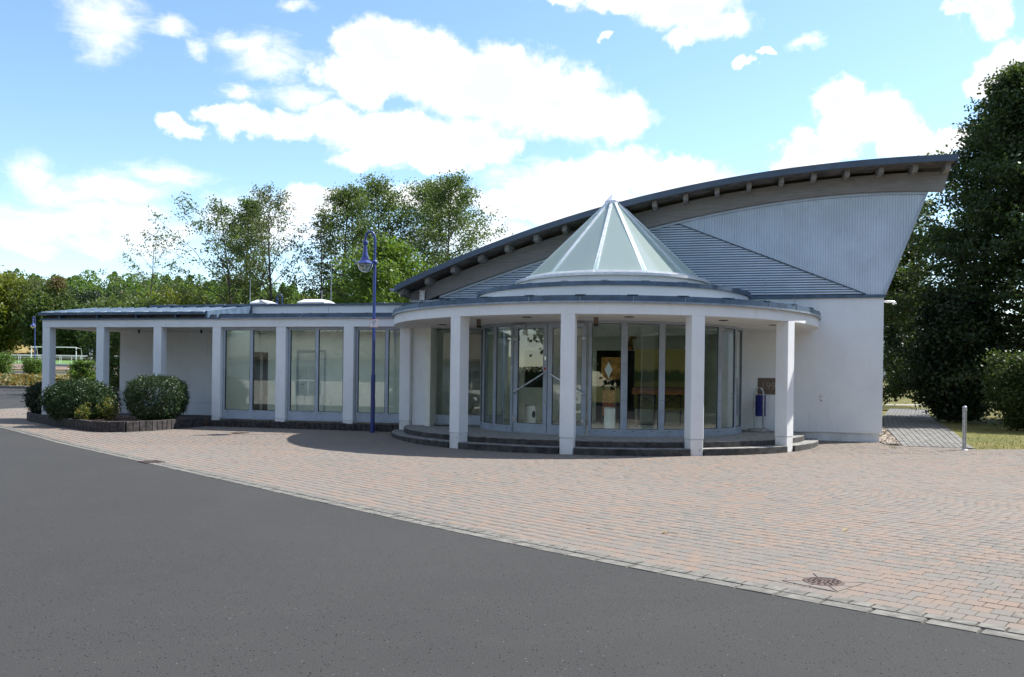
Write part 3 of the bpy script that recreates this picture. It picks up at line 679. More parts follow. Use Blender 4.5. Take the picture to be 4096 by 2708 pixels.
def arc_band(f0, f1, u0, u1, v0, v1, n=60, s0=0, s1=0):
    """solid between two curves; s0, s1 slant the ends (lower edge moved in by so much)"""
    mb = MB()
    for i in range(n+1):
        t = i/n; ut = u0+(u1-u0)*t; ub = u0+s0+(u1-s1-u0-s0)*t
        mb.v += [(ut, v0, f1(ut)), (ub, v0, f0(ub)), (ub, v1, f0(ub)), (ut, v1, f1(ut))]
    for i in range(n):
        a = 4*i; b = a+4; mb.f += [(a, a+1, b+1, b), (a+1, a+2, b+2, b+1), (a+2, a+3, b+3, b+2), (a+3, a, b, b+3)]
    mb.f += [(0, 3, 2, 1), (4*n, 4*n+1, 4*n+2, 4*n+3)]
    return mb
obj('arched_beam', arc_band(beam_bot, beam_top, -5.97, 9.0, VH-.16, VH+.02, s0=0.14, s1=0.14), 'glulam', hall)
# glue lines of the beam stand a hair proud as separate lamellas along the lower edge
obj('beam_trim', arc_band(lambda u: beam_bot(u)-.075, lambda u: beam_bot(u)-.003, -5.0, 8.50, VH-.075, VH-.01), 'cladding_trim', hall)
def strip(p, q, w, d0, d1, name, mat):
    (u0, z0), (u1, z1) = p, q; L_ = math.hypot(u1-u0, z1-z0); nx, nz = -(z1-z0)/L_*w/2, (u1-u0)/L_*w/2
    mb = MB(); o4 = [(u0+nx, z0+nz), (u0-nx, z0-nz), (u1-nx, z1-nz), (u1+nx, z1+nz)]
    mb.add([(a, d0, b) for a, b in o4]+[(a, d1, b) for a, b in o4], [(0, 1, 2, 3), (7, 6, 5, 4), (0, 4, 5, 1), (1, 5, 6, 2), (2, 6, 7, 3), (3, 7, 4, 0)])
    obj(name, mb, mat, hall)
strip((2.0, 6.075), (7.02, 4.02), .03, VH-.045, VH-.004, 'diagonal_joint', 'roof_fascia')
strip((7.475, 4.012), (8.50, 6.74), .075, VH-.05, VH+.01, 'edge_trim', 'cladding_trim')
m = MB(); m.add([(7.47, VH+.02, 4.0), (8.50, VH+.02, 6.74), (8.50, 26, 6.74), (7.47, 26, 4.0)], [(0, 3, 2, 1)]); obj('leaning_wall', m, 'cladding_sheet', hall)
# roof: boarded soffit on purlins, dark metal edge
soff = lambda u: roof_top(u)-.15
obj('soffit', arc_band(soff, lambda u: roof_top(u)-.10, -6.08, 9.0, -.10, 26), 'soffit_boards', hall)
obj('roof_sheet', arc_band(lambda u: roof_top(u)-.095, roof_top, -6.1, 9.06, -.125, 26, s1=.03), 'roof_fascia', hall)
obj('roof_edge', arc_band(lambda u: roof_top(u)-.155, lambda u: roof_top(u)+.012, -6.12, 9.08, -.15, -.127, s1=.09), 'roof_fascia', hall)
obj('eave_edge', MB().box(9.01, 9.05, -.10, 26, roof_top(9.0)-.20, roof_top(9.0)-.10), 'roof_fascia', hall)
for u in (-5.98, -5.20, -4.40, -3.58, -2.78, -1.93, -1.10, -.26, .58, 1.42, 2.26, 3.10, 3.94, 4.78, 5.60, 6.43, 7.26, 8.08, 8.86):
    sl_ = (soff(u+.05)-soff(u-.05))/.1; zt = soff(u)-.004; zb = beam_top(u)+.004
    hgt = max(.17, min(.22, zt-zb)); w = .062
    mb = MB(); f = .075
    pv = [(.08, 0), (.08, -hgt*.82), (.08+f, -hgt), (3.0, -hgt), (3.0, 0)]
    mb.v = [(u-w, v, zt+dz-sl_*w) for v, dz in pv]+[(u+w, v, zt+dz+sl_*w) for v, dz in pv]
    mb.f = [(0, 1, 2, 3, 4), (9, 8, 7, 6, 5)]+[(i, (i+1) % 5+0, 5+(i+1) % 5, 5+i)[::-1] for i in range(5)]
    obj('purlin', mb, 'purlin_wood', hall)
# half-round gutter at the low eave, steel foot of the arch and its ledge
m = MB(); k = 10; g0 = (-6.20, roof_top(-6.1)-.14)
for v in (-.14, 26):
    for i in range(k+1):
        a = pi+pi*i/k; m.v.append((g0[0]+.085*cos(a), v, g0[1]+.085*sin(a)+.06))
m.f = [(i, i+1, k+2+i, k+1+i) for i in range(k)]+[tuple(range(k+1))]; obj('eaves_gutter', m, 'zinc_light', hall)
m = MB().box(-5.56, -5.40, VH-.30, VH-.17, 3.96, 4.22); m.box(-5.58, -5.38, VH-.31, VH-.16, 4.22, 4.24)
for du in (-.045, .045):
    for dz in (4.04, 4.15): m.ball((-5.48+du, VH-.302, dz), .013, 6, 4)
obj('beam_shoe', m, 'steel_galvanised', hall)
obj('ledge', MB().box(-5.85, -4.95, VH-.22, VH+.1, 3.90, 3.965), 'cladding_trim', hall)
for u, z0, z1 in ((4.42, 4.01, 4.44), (-4.35, 3.5, 4.62)):
    obj('lightning_rod', MB().tube([(u, VH-.09, z0), (u, VH-.09, z1)], .008, 6), 'steel_galvanised', hall)
obj('conductor_wire', MB().tube([(5.20, VH-.02, 3.46), (5.20, VH-.06, 3.94), (5.20, VH-.07, 4.07)], .006, 5), 'steel_galvanised', hall)
for z, r in ((1.29, .032), (1.16, .026)):
    m = MB()
    prof_ = [(.001, -.06), (r*.6, -.055), (r, -.03), (r*.75, -.01), (r*1.2, 0)]
    for rr, dv in prof_:
        for i in range(14): a = 2*pi*i/14; m.v.append((5.92+rr*cos(a), VH+dv, z+rr*sin(a)))
    for j in range(4):
        for i in range(14): m.f.append((j*14+i, j*14+(i+1) % 14, (j+1)*14+(i+1) % 14, (j+1)*14+i))
    obj('fill_valve', m, 'steel_polished', hall, smooth=True)

# ================================================================== ENTRANCE ROTUNDA
rot = thing('entrance_rotunda', 'round white entrance porch with columns and a glass cone on top', 'building', (0, 0, 0), frame='b')
def pa(r, ang, c=(0, 0)): return c[0]+r*sin(radians(ang)), c[1]-r*cos(radians(ang))     # 0 deg faces the yard
def ring(r0, r1, z0, z1, a0, a1, n=72, c=(0, 0), zi=None):
    """annular solid from angle a0 to a1; zi = top height at the inner radius"""
    mb = MB(); zi = z1 if zi is None else zi
    for i in range(n+1):
        a = a0+(a1-a0)*i/n; (x0, y0), (x1, y1) = pa(r0, a, c), pa(r1, a, c)
        mb.v += [(x0, y0, z0), (x1, y1, z0), (x1, y1, z1), (x0, y0, zi)]
    for i in range(n):
        a = 4*i; b = a+4; mb.f += [(a, b, b+1, a+1), (a+1, b+1, b+2, a+2), (a+2, b+2, b+3, a+3), (a+3, b+3, b, a)]
    mb.f += [(0, 1, 2, 3), (4*n+3, 4*n+2, 4*n+1, 4*n)]
    return mb
RF, ZB, ZT = 5.73, 3.03, 3.27
A0, A1 = -81.5, 98.0
obj('soffit', ring(3.42, RF-.28, ZB+.004, ZB+.05, -110, 98.6), 'soffit_paint', rot)
obj('fascia', ring(RF-.30, RF, ZB, ZT, A0, A1), 'render_white', rot)
obj('drip_flashing', ring(RF-.02, RF+.065, ZT-.006, ZT+.036, A0-.3, A1), 'zinc_light', rot)
obj('roof_flashing', ring(RF-.12, RF+.04, ZT+.036, ZT+.135, A0-.3, A1, zi=ZT+.155), 'zinc_flashing', rot)
obj('flashing_lip', ring(RF-.16, RF-.02, ZT+.135, ZT+.165, A0-.3, A1), 'zinc_flashing', rot)
obj('roof_deck', ring(3.5, RF-.14, ZT-.05, ZT+.10, -112, 97.2, zi=ZT+.16), 'roof_felt', rot)
for k in range(16):
    a = A0+6+k*11.3; (x0, y0), (x1, y1) = pa(RF-.17, a), pa(RF+.02, a); wx, wy = cos(radians(a))*.11, sin(radians(a))*.11
    m = MB().obox(((x0+x1)/2, (y0+y1)/2, ZT+.178), ((x1-x0)/2, (y1-y0)/2, -.008), (wx, wy, 0), (0, 0, .007)); obj('lap_joint', m, 'zinc_flashing', rot)
    x, y = pa(RF+.0435, a); m = MB().obox((x, y, ZT+.088), (cos(radians(a))*.006, sin(radians(a))*.006, 0), (sin(radians(a))*.006, -cos(radians(a))*.006, 0), (0, 0, .048)); obj('flashing_seam', m, 'zinc_light', rot)
CO = (0.28, 0.0)
obj('upper_drum', ring(3.40, 3.69, ZT-.02, 3.865, -115, 115, c=CO), 'render_white', rot)
obj('drum_flashing', ring(3.30, 3.745, 3.865, 3.965, -115, 115, c=CO, zi=4.02), 'zinc_flashing', rot)
dr_ = MB()
for i in range(73):
    a = -180+5*i; (x0, y0), (x1, y1) = pa(2.5, a, CO), pa(3.38, a, CO); dr_.v += [(x0, y0, 4.05), (x1, y1, 3.985)]
dr_.f = [(2*i, 2*i+2, 2*i+3, 2*i+1) for i in range(72)]; obj('added_roof_ring', dr_, 'milk_fill_ring', rot)  # translucent roof ring added so more daylight fills the foyer
for k in range(14):
    a = -100+k*15; x, y = pa(3.66, a, CO); m = MB().obox((x, y, 3.985), (sin(radians(a))*.10, -cos(radians(a))*.10, -.01), (cos(radians(a))*.09, sin(radians(a))*.09, 0), (0, 0, .008)); obj('lap_joint', m, 'zinc_light', rot)
obj('cone_curb', ring(2.45, 2.63, 3.95, 4.235, -180, 180, c=CO), 'render_white', rot)
obj('curb_rim', ring(2.30, 2.69, 4.237, 4.305, -180, 180, c=CO, zi=4.33), 'aluminium_white', rot)
# glass cone: twelve panes between aluminium ribs
CAM_ANG = 8.2; NC = 12; RB, ZBASE, RT, ZTOP = 2.44, 4.325, 0.165, 6.56
ang0 = CAM_ANG-10.7-30*5
for k in range(NC):
    a, b = ang0+30*k, ang0+30*(k+1); am = (a+b)/2
    x0, y0 = pa(RB, a, CO); x1, y1 = pa(RB, b, CO); x2, y2 = pa(RT, b, CO); x3, y3 = pa(RT, a, CO)
    obj('cone_pane', MB().quad((x0, y0, ZBASE+.05), (x1, y1, ZBASE+.05), (x2, y2, ZTOP), (x3, y3, ZTOP)), 'cone_glass', rot)
    d1 = np.array((x3-x0, y3-y0, ZTOP-ZBASE)); L_ = np.linalg.norm(d1); d1 /= L_
    tn = np.array((cos(radians(a)), sin(radians(a)), 0)); nn = np.cross(tn, d1); c = np.array(((x0+x3)/2, (y0+y3)/2, (ZBASE+ZTOP)/2))
    rb = MB(); wb, wt = .056, .034; hb = .026
    p0 = np.array((x0, y0, ZBASE)); p1 = np.array((x3, y3, ZTOP)); nrm = nn if nn[2] > 0 else -nn
    vs = []
    for p, w in ((p0, wb), (p1, wt)):
        for sx_, sz_ in ((-1, -1.6), (1, -1.6), (1, 1), (-1, 1)): vs.append(tuple(p+tn*w*sx_+nrm*hb*sz_))
    rb.add(vs, [(3, 2, 1, 0), (4, 5, 6, 7), (0, 1, 5, 4), (1, 2, 6, 5), (2, 3, 7, 6), (3, 0, 4, 7)])
    r_ = obj('cone_rib', rb, 'aluminium_white', rot)
    sm_ = MB()
    for q in range(9):
        c_ = p0+(p1-p0)*(.06+.105*q)+nrm*(hb+.003); sm_.obox(c_, tn*.007, d1*.007, nrm*.004)
    obj('screws', sm_, 'steel_galvanised', r_)
    # bottom rail of the pane
    mx = np.array(((x0+x1)/2, (y0+y1)/2, ZBASE+.035)); hx = np.array((x1-x0, y1-y0, 0))/2*.97; on = np.array((sin(radians(am)), -cos(radians(am)), 0))
    obj('cone_rail', MB().obox(mx+on*.02, hx, on*.022, (0, 0, .036)), 'aluminium_white', rot)
obj('cone_collar', MB().lathe([(.21, 6.50), (.235, 6.53), (.225, 6.60), (.19, 6.60)], CO, 24), 'aluminium_white', rot)
obj('cone_cap', MB().lathe([(.235, 6.585), (.20, 6.62), (.003, 6.83)], CO, 12), 'aluminium_white', rot)

# platform and two curved steps, cut where the columns pass
obj('platform', ring(.05, 5.43, -.1, 0.279, -108, 97), 'platform_setts', rot)
COLS = [-27.5, 1.0, 29.6, 58.3]
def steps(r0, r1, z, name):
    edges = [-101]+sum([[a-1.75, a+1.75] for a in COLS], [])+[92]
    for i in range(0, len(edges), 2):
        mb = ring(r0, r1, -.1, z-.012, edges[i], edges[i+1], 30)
        obj(name, mb, 'step_stone', rot); obj('step_tread', ring(r0, r1-.012, z-.012, z, edges[i], edges[i+1], 30), 'step_pale', rot)
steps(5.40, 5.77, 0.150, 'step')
obj('platform_edge', ring(5.22, 5.437, 0.10, 0.272, -108, 95), 'step_stone', rot); obj('platform_rim', ring(5.22, 5.43, 0.272, 0.284, -108, 95), 'step_pale', rot)
for a in COLS:
    ca_, sa_ = cos(radians(a)), sin(radians(a)); cx_, cy_ = pa(RF-.155, a)
    def rbox(h, z0, z1, dx=0):
        mb = MB(); mb.bbox(-h, h, -h, h, z0, z1, .012)
        mb.v = [(cx_+x*ca_-y*sa_*-1*-1, cy_+x*sa_+y*ca_, z) for x, y, z in mb.v]; return mb
    c = obj('column', rbox(.156, .362, ZB+.003), 'render_white', rot); obj('column_base', rbox(.150, -.1, .356), 'plinth_render', c)
c = obj('column', MB().bbox(-5.60, -5.29, -.98, -.67, .40, ZB+.003, .012), 'render_white', rot); obj('column_base', MB().bbox(-5.595, -5.295, -.975, -.675, .05, .394, .01), 'plinth_render', c)
# recessed lights and two spot cylinders under the soffit
for u, v in ((-1.02, -4.8), (1.3, -4.72), (3.34, -3.52), (4.53, -1.79), (-3.88, -2.32)):
    obj('downlight', MB().lathe([(.115, ZB+.003), (.115, ZB-.006), (.095, ZB-.008), (.09, ZB+.002), (.001, ZB+.002)], (u, v), 18), 'dark_room', rot)
for u, v in ((-2.33, -4.24), (0.54, -4.59)):
    o = obj('spotlight', MB().lathe([(.001, ZB+.004), (.052, ZB+.003), (.055, ZB-.16), (.048, ZB-.165), (.044, ZB-.12), (.001, ZB-.12)], (u, v), 16), 'brown_stone', rot, smooth=True)
    obj('spotlight_ring', MB().lathe([(.057, ZB-.155), (.057, ZB-.20), (.045, ZB-.20), (.045, ZB-.15)], (u, v), 16), 'rubber_black', o)

# glazed drum: flat frames between uprights, a pair of doors to the left of the middle
RD = 3.56; DC = (0.24, 0.0); ZF0, ZF1 = 0.285, ZB+.002
def frame_panel(p, q, z0, z1, fw, bot, top, name, parent, depth=.06, outward=1):
    """frame from p to q with one pane; returns the frame object"""
    p, q = np.array(p), np.array(q); d_ = q-p; L_ = np.linalg.norm(d_); d_ /= L_; nrm = np.array((d_[1], -d_[0]))*outward
    def bar(s0, s1, za, zb, mb):
        vs = []
        for z_ in (za, zb):
            for s_, k_ in ((s0, 1), (s1, 1), (s1, -1), (s0, -1)):
                w = p+d_*s_+nrm*depth/2*k_; vs.append((w[0], w[1], z_))
        mb.add(vs, [(0, 3, 2, 1), (4, 5, 6, 7), (0, 1, 5, 4), (1, 2, 6, 5), (2, 3, 7, 6), (3, 0, 4, 7)])
    mb = MB(); bar(0, fw, z0, z1, mb); bar(L_-fw, L_, z0, z1, mb); bar(fw, L_-fw, z0, z0+bot, mb); bar(fw, L_-fw, z1-top, z1, mb)
    f = obj(name, mb, 'window_frame_grey', parent)
    a, b = p+d_*fw*.9, p+d_*(L_-fw*.9)
    obj('pane', MB().quad((a[0], a[1], z0+bot*.95), (b[0], b[1], z0+bot*.95), (b[0], b[1], z1-top*.9), (a[0], a[1], z1-top*.9)), 'pane_glass', f)
    g = MB(); o_ = .012
    def gb(s0, s1, za, zb):
        vs = []
        for z_ in (za, zb):
            for s_, k_ in ((s0, .55), (s1, .55), (s1, .2), (s0, .2)):
                w = p+d_*s_+nrm*depth*.5*k_; vs.append((w[0], w[1], z_))
        g.add(vs, [(0, 3, 2, 1), (4, 5, 6, 7), (0, 1, 5, 4), (1, 2, 6, 5), (2, 3, 7, 6), (3, 0, 4, 7)])
    gb(fw, fw+o_, z0+bot, z1-top); gb(L_-fw-o_, L_-fw, z0+bot, z1-top); gb(fw, L_-fw, z1-top-o_, z1-top); gb(fw, L_-fw, z0+bot, z0+bot+o_)
    obj('gasket', g, 'rubber_black', f)
    return f, p, d_, nrm, L_
AN = [-103, -90, -76, -62, -48, -34.8]; AN2 = [-0.3, 13.3, 28.1, 42.8, 57.6, 72.5, 86.5, 99]
for lst in (AN, AN2):
    for a, b in zip(lst[:-1], lst[1:]):
        f, p, d_, nrm, L_ = frame_panel(pa(RD, a, DC), pa(RD, b, DC), ZF0, ZF1, .075, .165, .062, 'glazing_panel', rot)
        m = MB()
        for s_ in (.25*L_, .75*L_):
            w = p+d_*s_+nrm*.031; m.obox((w[0], w[1], ZF0+.115), (d_[0]*.022, d_[1]*.022, 0), (nrm[0]*.003, nrm[1]*.003, 0), (0, 0, .006))
        obj('drain_slot', m, 'rubber_black', f)
        m = MB()
        for s_ in (.022, .052, L_-.052, L_-.022):
            for z_ in (ZF0+.09, ZF0+.86, ZF0+1.72, ZF1-.05):
                w = p+d_*s_+nrm*.0305; m.obox((w[0], w[1], z_), (d_[0]*.006, d_[1]*.006, 0), (nrm[0]*.003, nrm[1]*.003, 0), (0, 0, .006))
        obj('frame_screws', m, 'rubber_black', f)
for lst in (AN, AN2):
    for a in lst[1:-1]: x, y = pa(RD-.005, a, DC); obj('mullion', MB().tube([(x, y, ZF0), (x, y, ZF1)], .036, 10), 'window_frame_grey', rot)
pL, pM, pR = pa(RD, -34.8, DC), pa(RD-.02, -17.2, DC), pa(RD, -0.3, DC)
obj('door_head', MB().prism([(*pL,), (*pM,), (*pR,), (pR[0]*.985, pR[1]*.985), (pM[0]*.985, pM[1]*.985), (pL[0]*.985, pL[1]*.985)], ZF1-.055, ZF1), 'window_frame_grey', rot)
for side, (p, q) in (('l', (pL, pM)), ('r', (pM, pR))):
    p, q = np.array(p), np.array(q); e = (q-p)/np.linalg.norm(q-p)
    f, p0, d_, nrm, L_ = frame_panel(p+e*.05 if side == 'l' else p+e*.008, q-e*.008 if side == 'l' else q-e*.05, ZF0+.018, ZF1-.06, .115, .215, .105, 'door', rot, .065)
    f['label'] = 'left leaf of the glazed entrance door' if side == 'l' else 'right leaf of the glazed entrance door'
    lo, hi = (.03, L_-.055) if side == 'l' else (L_-.03, .055)
    def W3(s_, z_, o_): w = p0+d_*s_+nrm*o_; return (w[0], w[1], z_)
    obj('handle', MB().tube([W3(lo, 1.26, .03), W3(lo, 1.27, .095), W3(lo+(hi-lo)*.03, 1.285, .105), W3(lo+(hi-lo)*.95, 1.735, .105), W3(hi, 1.76, .10), W3(hi, 1.76, .03)], .019, 10), 'steel_polished', f, smooth=True)
    hs2 = .0 if side == 'l' else L_
    for z_ in (ZF0+.33, ZF1-.42):
        m = MB()
        for dz in (-.045, .045): m.tube([W3(hs2, z_+dz-.035, .05), W3(hs2, z_+dz+.035, .05)], .024, 10)
        w = W3(hs2+(.06 if side == 'l' else -.06), z_, .045); m.obox(w, (d_[0]*.05, d_[1]*.05, 0), (nrm[0]*.015, nrm[1]*.015, 0), (0, 0, .03))
        obj('hinge', m, 'steel_galvanised', f)
    if side == 'l':
        for z_ in (2.13, 1.06):
            w = W3(L_-.05, z_, .034); obj('keyhole_plate', MB().obox(w, (d_[0]*.017, d_[1]*.017, 0), (nrm[0]*.004, nrm[1]*.004, 0), (0, 0, .042)), 'steel_polished', f)
        m = MB(); c_ = W3(L_-.055, 1.875, .036); k = 16
        m.v = [c_]+[tuple(np.array(c_)+np.array((d_[0]*cos(2*pi*i/k), d_[1]*cos(2*pi*i/k), sin(2*pi*i/k)))*.036) for i in range(k)]; m.f = [(0, 1+i, 1+(i+1) % k) for i in range(k)]
        st_ = obj('door_sticker', m, 'paint_red', f); st_['label'] = 'round red sticker with a white bar'
    m = MB().obox(W3(.20 if side == 'l' else L_-.20, ZF1-.10, .075), (d_[0]*.17, d_[1]*.17, 0), (nrm[0]*.035, nrm[1]*.035, 0), (0, 0, .033)); obj('door_closer', m, 'cladding_trim', f)
obj('glazing_sill', ring(RD-.06, RD+.02, .279, .292, -103, 99, c=DC), 'window_frame_grey', rot)
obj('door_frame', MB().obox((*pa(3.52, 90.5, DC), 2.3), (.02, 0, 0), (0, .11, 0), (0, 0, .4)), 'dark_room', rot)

# foyer behind the glass
fm = ring(.02, 3.50, .270, .287, -180, 180, c=DC); fm.box(-4.6, 4.4, .85, 6.2, .270, .2865); obj('foyer_floor', fm, 'floor_tile_pale', rot)
fl = bpy.data.objects['foyer_floor']; m = MB()
for k in range(-7, 8):
    v0_ = -sqrt(max(.01, 3.4**2-(k*.6-.24)**2)) if abs(k*.6-.24) < 3.4 else .9
    m.box(k*.6-.004, k*.6+.004, v0_, 6.1, .2872, .2880)
for k in range(-5, 11):
    h_ = sqrt(max(.01, 3.4**2-(k*.6)**2)) if k < 2 else 4.2
    m.box(max(-4.5, .24-h_), min(4.3, .24+h_), k*.6-.004, k*.6+.004, .2874, .2884)
obj('tile_joints', m, 'joint_sand', fl)
m = MB(); BV = 4.5
m.box(-4.6, -3.25, BV, BV+.15, .28, 3.6); m.box(-2.30, -0.80, BV, BV+.15, .28, 2.62); m.box(0.50, 4.4, BV, BV+.15, .28, 2.62); m.box(-3.25, 4.4, BV, BV+.15, 2.62, 3.6)
m.box(-3.25, -2.30, BV, BV+.15, .28, 1.36); m.box(-4.75, -4.6, -1.2, BV, .28, 3.6); m.box(4.4, 4.55, .9, BV, .28, 3.6)
obj('foyer_wall', m, 'wall_cream', rot)
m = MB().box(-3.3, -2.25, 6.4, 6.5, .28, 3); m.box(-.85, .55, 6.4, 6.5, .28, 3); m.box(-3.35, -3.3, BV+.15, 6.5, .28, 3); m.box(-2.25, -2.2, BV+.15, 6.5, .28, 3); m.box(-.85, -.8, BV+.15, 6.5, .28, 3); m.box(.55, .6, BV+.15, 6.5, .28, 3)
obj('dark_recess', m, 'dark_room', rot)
m = MB()
m.box(-3.2, -.9, BV-.5, BV, .28, 1.36)
obj('counter', m, 'wall_cream', rot)
ctr = bpy.data.objects['counter']
for k in range(4): obj('counter_panel', MB().box(-3.17+k*.57, -2.64+k*.57, BV-.515, BV-.5, .40, 1.33), 'wall_cream', ctr)
obj('ceiling', ring(3.36, 4.6, ZB+.052, ZB+.10, -180, 180), 'soffit_paint', rot)
obj('light_well', MB().lathe([(3.38, ZB+.0), (3.38, 3.96)], CO, 48), 'soffit_paint', rot)
obj('back_ceiling', MB().box(-4.7, 4.5, 2.0, 6.5, 3.60, 3.7), 'soffit_paint', rot)

# ================================================================== SIDE WING
wing = thing('side_wing', 'low white wing with tall windows and an open pillared porch at its end', 'building', (-11.5, 1.0, 0), frame='b')
VW = -.838; ZW = 3.078
for i, (u0, u1) in enumerate(((-17.82, -17.54), (-15.81, -15.53), (-13.75, -13.47), (-11.70, -11.42), (-9.57, -9.25), (-7.40, -7.08))):
    dpt = .28 if i < 3 else .36
    c = obj('column', MB().bbox(u0, u1, VW, VW+dpt, .36 if i > 2 else .42, ZW+.003, .012), 'render_white', wing)
    obj('column_base', MB().bbox(u0+.004, u1-.004, VW+.004, VW+dpt, .10, .354 if i > 2 else .414, .008), 'plinth_render', c)
obj('beam', MB().box(-17.82, -5.56, VW, VW+.30, ZW+.005, 3.315), 'render_white', wing)
obj('end_beam', MB().box(-17.82, -17.54, VW+.30, 1.66, ZW+.005, 3.315), 'render_white', wing)
obj('porch_ceiling', MB().box(-17.54, -11.45, VW+.30, 1.66, ZW+.006, ZW+.05), 'soffit_paint', wing)
obj('porch_floor', MB().box(-17.9, -11.72, VW-.02, 1.7, 0.0, .285), 'palisade_concrete', wing)
obj('back_wall', MB().box(-16.90, -11.45, 1.66, 1.9, .70, ZW), 'render_white', wing); obj('back_plinth', MB().box(-16.90, -11.45, 1.675, 1.9, .2, .695), 'render_white', wing)
obj('side_wall', MB().box(-11.69, -11.45, VW+.36, 1.66, .2, ZW), 'render_white', wing)
obj('parapet', MB().box(-11.84, -4.6, 1.66, 1.92, 3.3, 3.925), 'render_white', wing)
obj('parapet_cap', MB().box(-15.72, -4.6, 1.60, 1.97, 3.925, 3.985), 'zinc_flashing', wing)
for k in range(6): obj('lap_joint', MB().box(-15.0+k*1.9, -14.75+k*1.9, 1.59, 1.98, 3.986, 4.0), 'zinc_light', wing)
obj('rear_block', MB().box(-15.70, -4.6, 1.93, 9.5, .2, 3.92), 'render_white', wing); obj('rear_roof', MB().box(-15.68, -4.7, 1.97, 9.4, 3.921, 3.95), 'roof_felt', wing)
obj('flat_roof', MB().box(-11.84, -4.6, VW+.05, -.1, 3.32, 3.40).box(-11.84, -4.6, 1.1, 1.66, 3.32, 3.40).box(-11.84, -11.4, -.1, 1.1, 3.32, 3.40), 'roof_felt', wing)
for k in range(4): obj('added_rooflight', MB().box(-11.45+k*1.72, -9.73+k*1.72, -.16, 1.16, 3.401, 3.412), 'milk_fill_panel', wing)  # translucent roof panels added, out of sight, to brighten the corridor
obj('drip_flashing', MB().box(-11.40, -5.55, VW-.06, VW+.1, 3.317, 3.352), 'zinc_light', wing)
obj('roof_flashing', MB().box(-11.40, -5.55, VW-.035, VW+.12, 3.352, 3.455), 'zinc_flashing', wing); obj('flashing_lip', MB().box(-11.42, -5.55, VW-.045, VW+.14, 3.455, 3.475), 'zinc_flashing', wing)
for k in range(7): obj('lap_joint', MB().box(-11.2+k*.9, -11.08+k*.9, VW-.05, VW+.13, 3.476, 3.486), 'zinc_light', wing)
# porch roof: seamed metal pans falling to a box gutter
obj('porch_drip', MB().box(-17.87, -11.42, VW-.05, VW+.28, 3.317, 3.358), 'zinc_flashing', wing)
obj('porch_upstand', MB().box(-17.78, -11.42, VW+.12, VW+.26, 3.358, 3.47), 'soffit_boards', wing)
for k in range(5): obj('gutter_bracket', MB().box(-17.2+k*1.4, -17.14+k*1.4, VW-.02, VW+.12, 3.358, 3.46), 'zinc_flashing', wing)
g = obj('box_gutter', MB().box(-17.90, -11.93, VW-.11, VW+.12, 3.462, 3.535), 'zinc_flashing', wing)
for k in range(10): obj('gutter_joint', MB().box(-17.6+k*.6, -17.585+k*.6, VW-.114, VW-.11, 3.462, 3.53), 'zinc_light', g)
obj('gutter_lip', MB().box(-17.90, -11.93, VW-.115, VW-.085, 3.535, 3.548), 'zinc_light', g)
pr0, pr1, zr0, zr1 = VW-.03, 1.66, 3.545, 3.90
for k in range(12):
    u0, u1 = -17.85+k*.494, -17.85+(k+1)*.494
    m = MB().quad((u0, pr0, zr0), (u1, pr0, zr0), (u1, pr1, zr1), (u0, pr1, zr1)); m.quad((u0, pr0, zr0-.02), (u0, pr0, zr0), (u1, pr0, zr0), (u1, pr0, zr0-.02)); pn = obj('roof_pan', m, 'zinc_light', wing)
    m = MB().add([(u0-.01, pr0, zr0), (u0+.01, pr0, zr0), (u0+.01, pr1, zr1), (u0-.01, pr1, zr1), (u0-.006, pr0, zr0+.03), (u0+.006, pr0, zr0+.03), (u0+.006, pr1, zr1+.03), (u0-.006, pr1, zr1+.03)], [(4, 5, 6, 7), (0, 1, 5, 4), (1, 2, 6, 5), (3, 0, 4, 7), (2, 3, 7, 6)])
    obj('standing_seam', m, 'zinc_flashing', pn)
m = MB().add([(-11.92, VW-.05, 3.36), (-11.92, VW-.05, 3.57), (-11.92, 1.66, 3.93), (-11.92, 1.66, 3.36), (-11.84, VW-.05, 3.36), (-11.84, VW-.05, 3.57), (-11.84, 1.66, 3.93), (-11.84, 1.66, 3.36)], [(0, 1, 2, 3), (7, 6, 5, 4), (0, 4, 5, 1), (1, 5, 6, 2), (2, 6, 7, 3)]); obj('roof_cheek', m, 'zinc_flashing', wing)
for u, v, z0, z1 in ((-12.0, 1.78, 3.98, 4.84), (-9.08, 1.78, 3.98, 5.24), (-10.2, 3.4, 3.95, 4.62), (-6.4, 1.9, 3.98, 4.5)):
    obj('lightning_rod', MB().tube([(u, v, z0), (u, v, z1)], [.012, .009], 6), 'steel_galvanised', wing)
obj('conductor_wire', MB().tube([(-9.08, 1.655, 3.45), (-9.08, 1.59, 3.92), (-9.08, 1.6, 4.0), (-8.9, 1.8, 4.0)], .006, 5), 'steel_galvanised', wing)
obj('conductor_wire', MB().tube([(-8.77, VW-.05, 3.33), (-8.78, VW-.07, 3.37), (-8.70, VW-.07, 3.40), (-8.68, VW-.06, 3.49)], .007, 5), 'steel_galvanised', wing)
obj('conductor_wire', MB().tube([(-11.55, VW-.02, 3.30), (-11.58, VW-.06, 3.36), (-11.60, VW-.1, 3.52), (-11.70, VW-.02, 3.60)], .006, 5), 'steel_galvanised', wing)
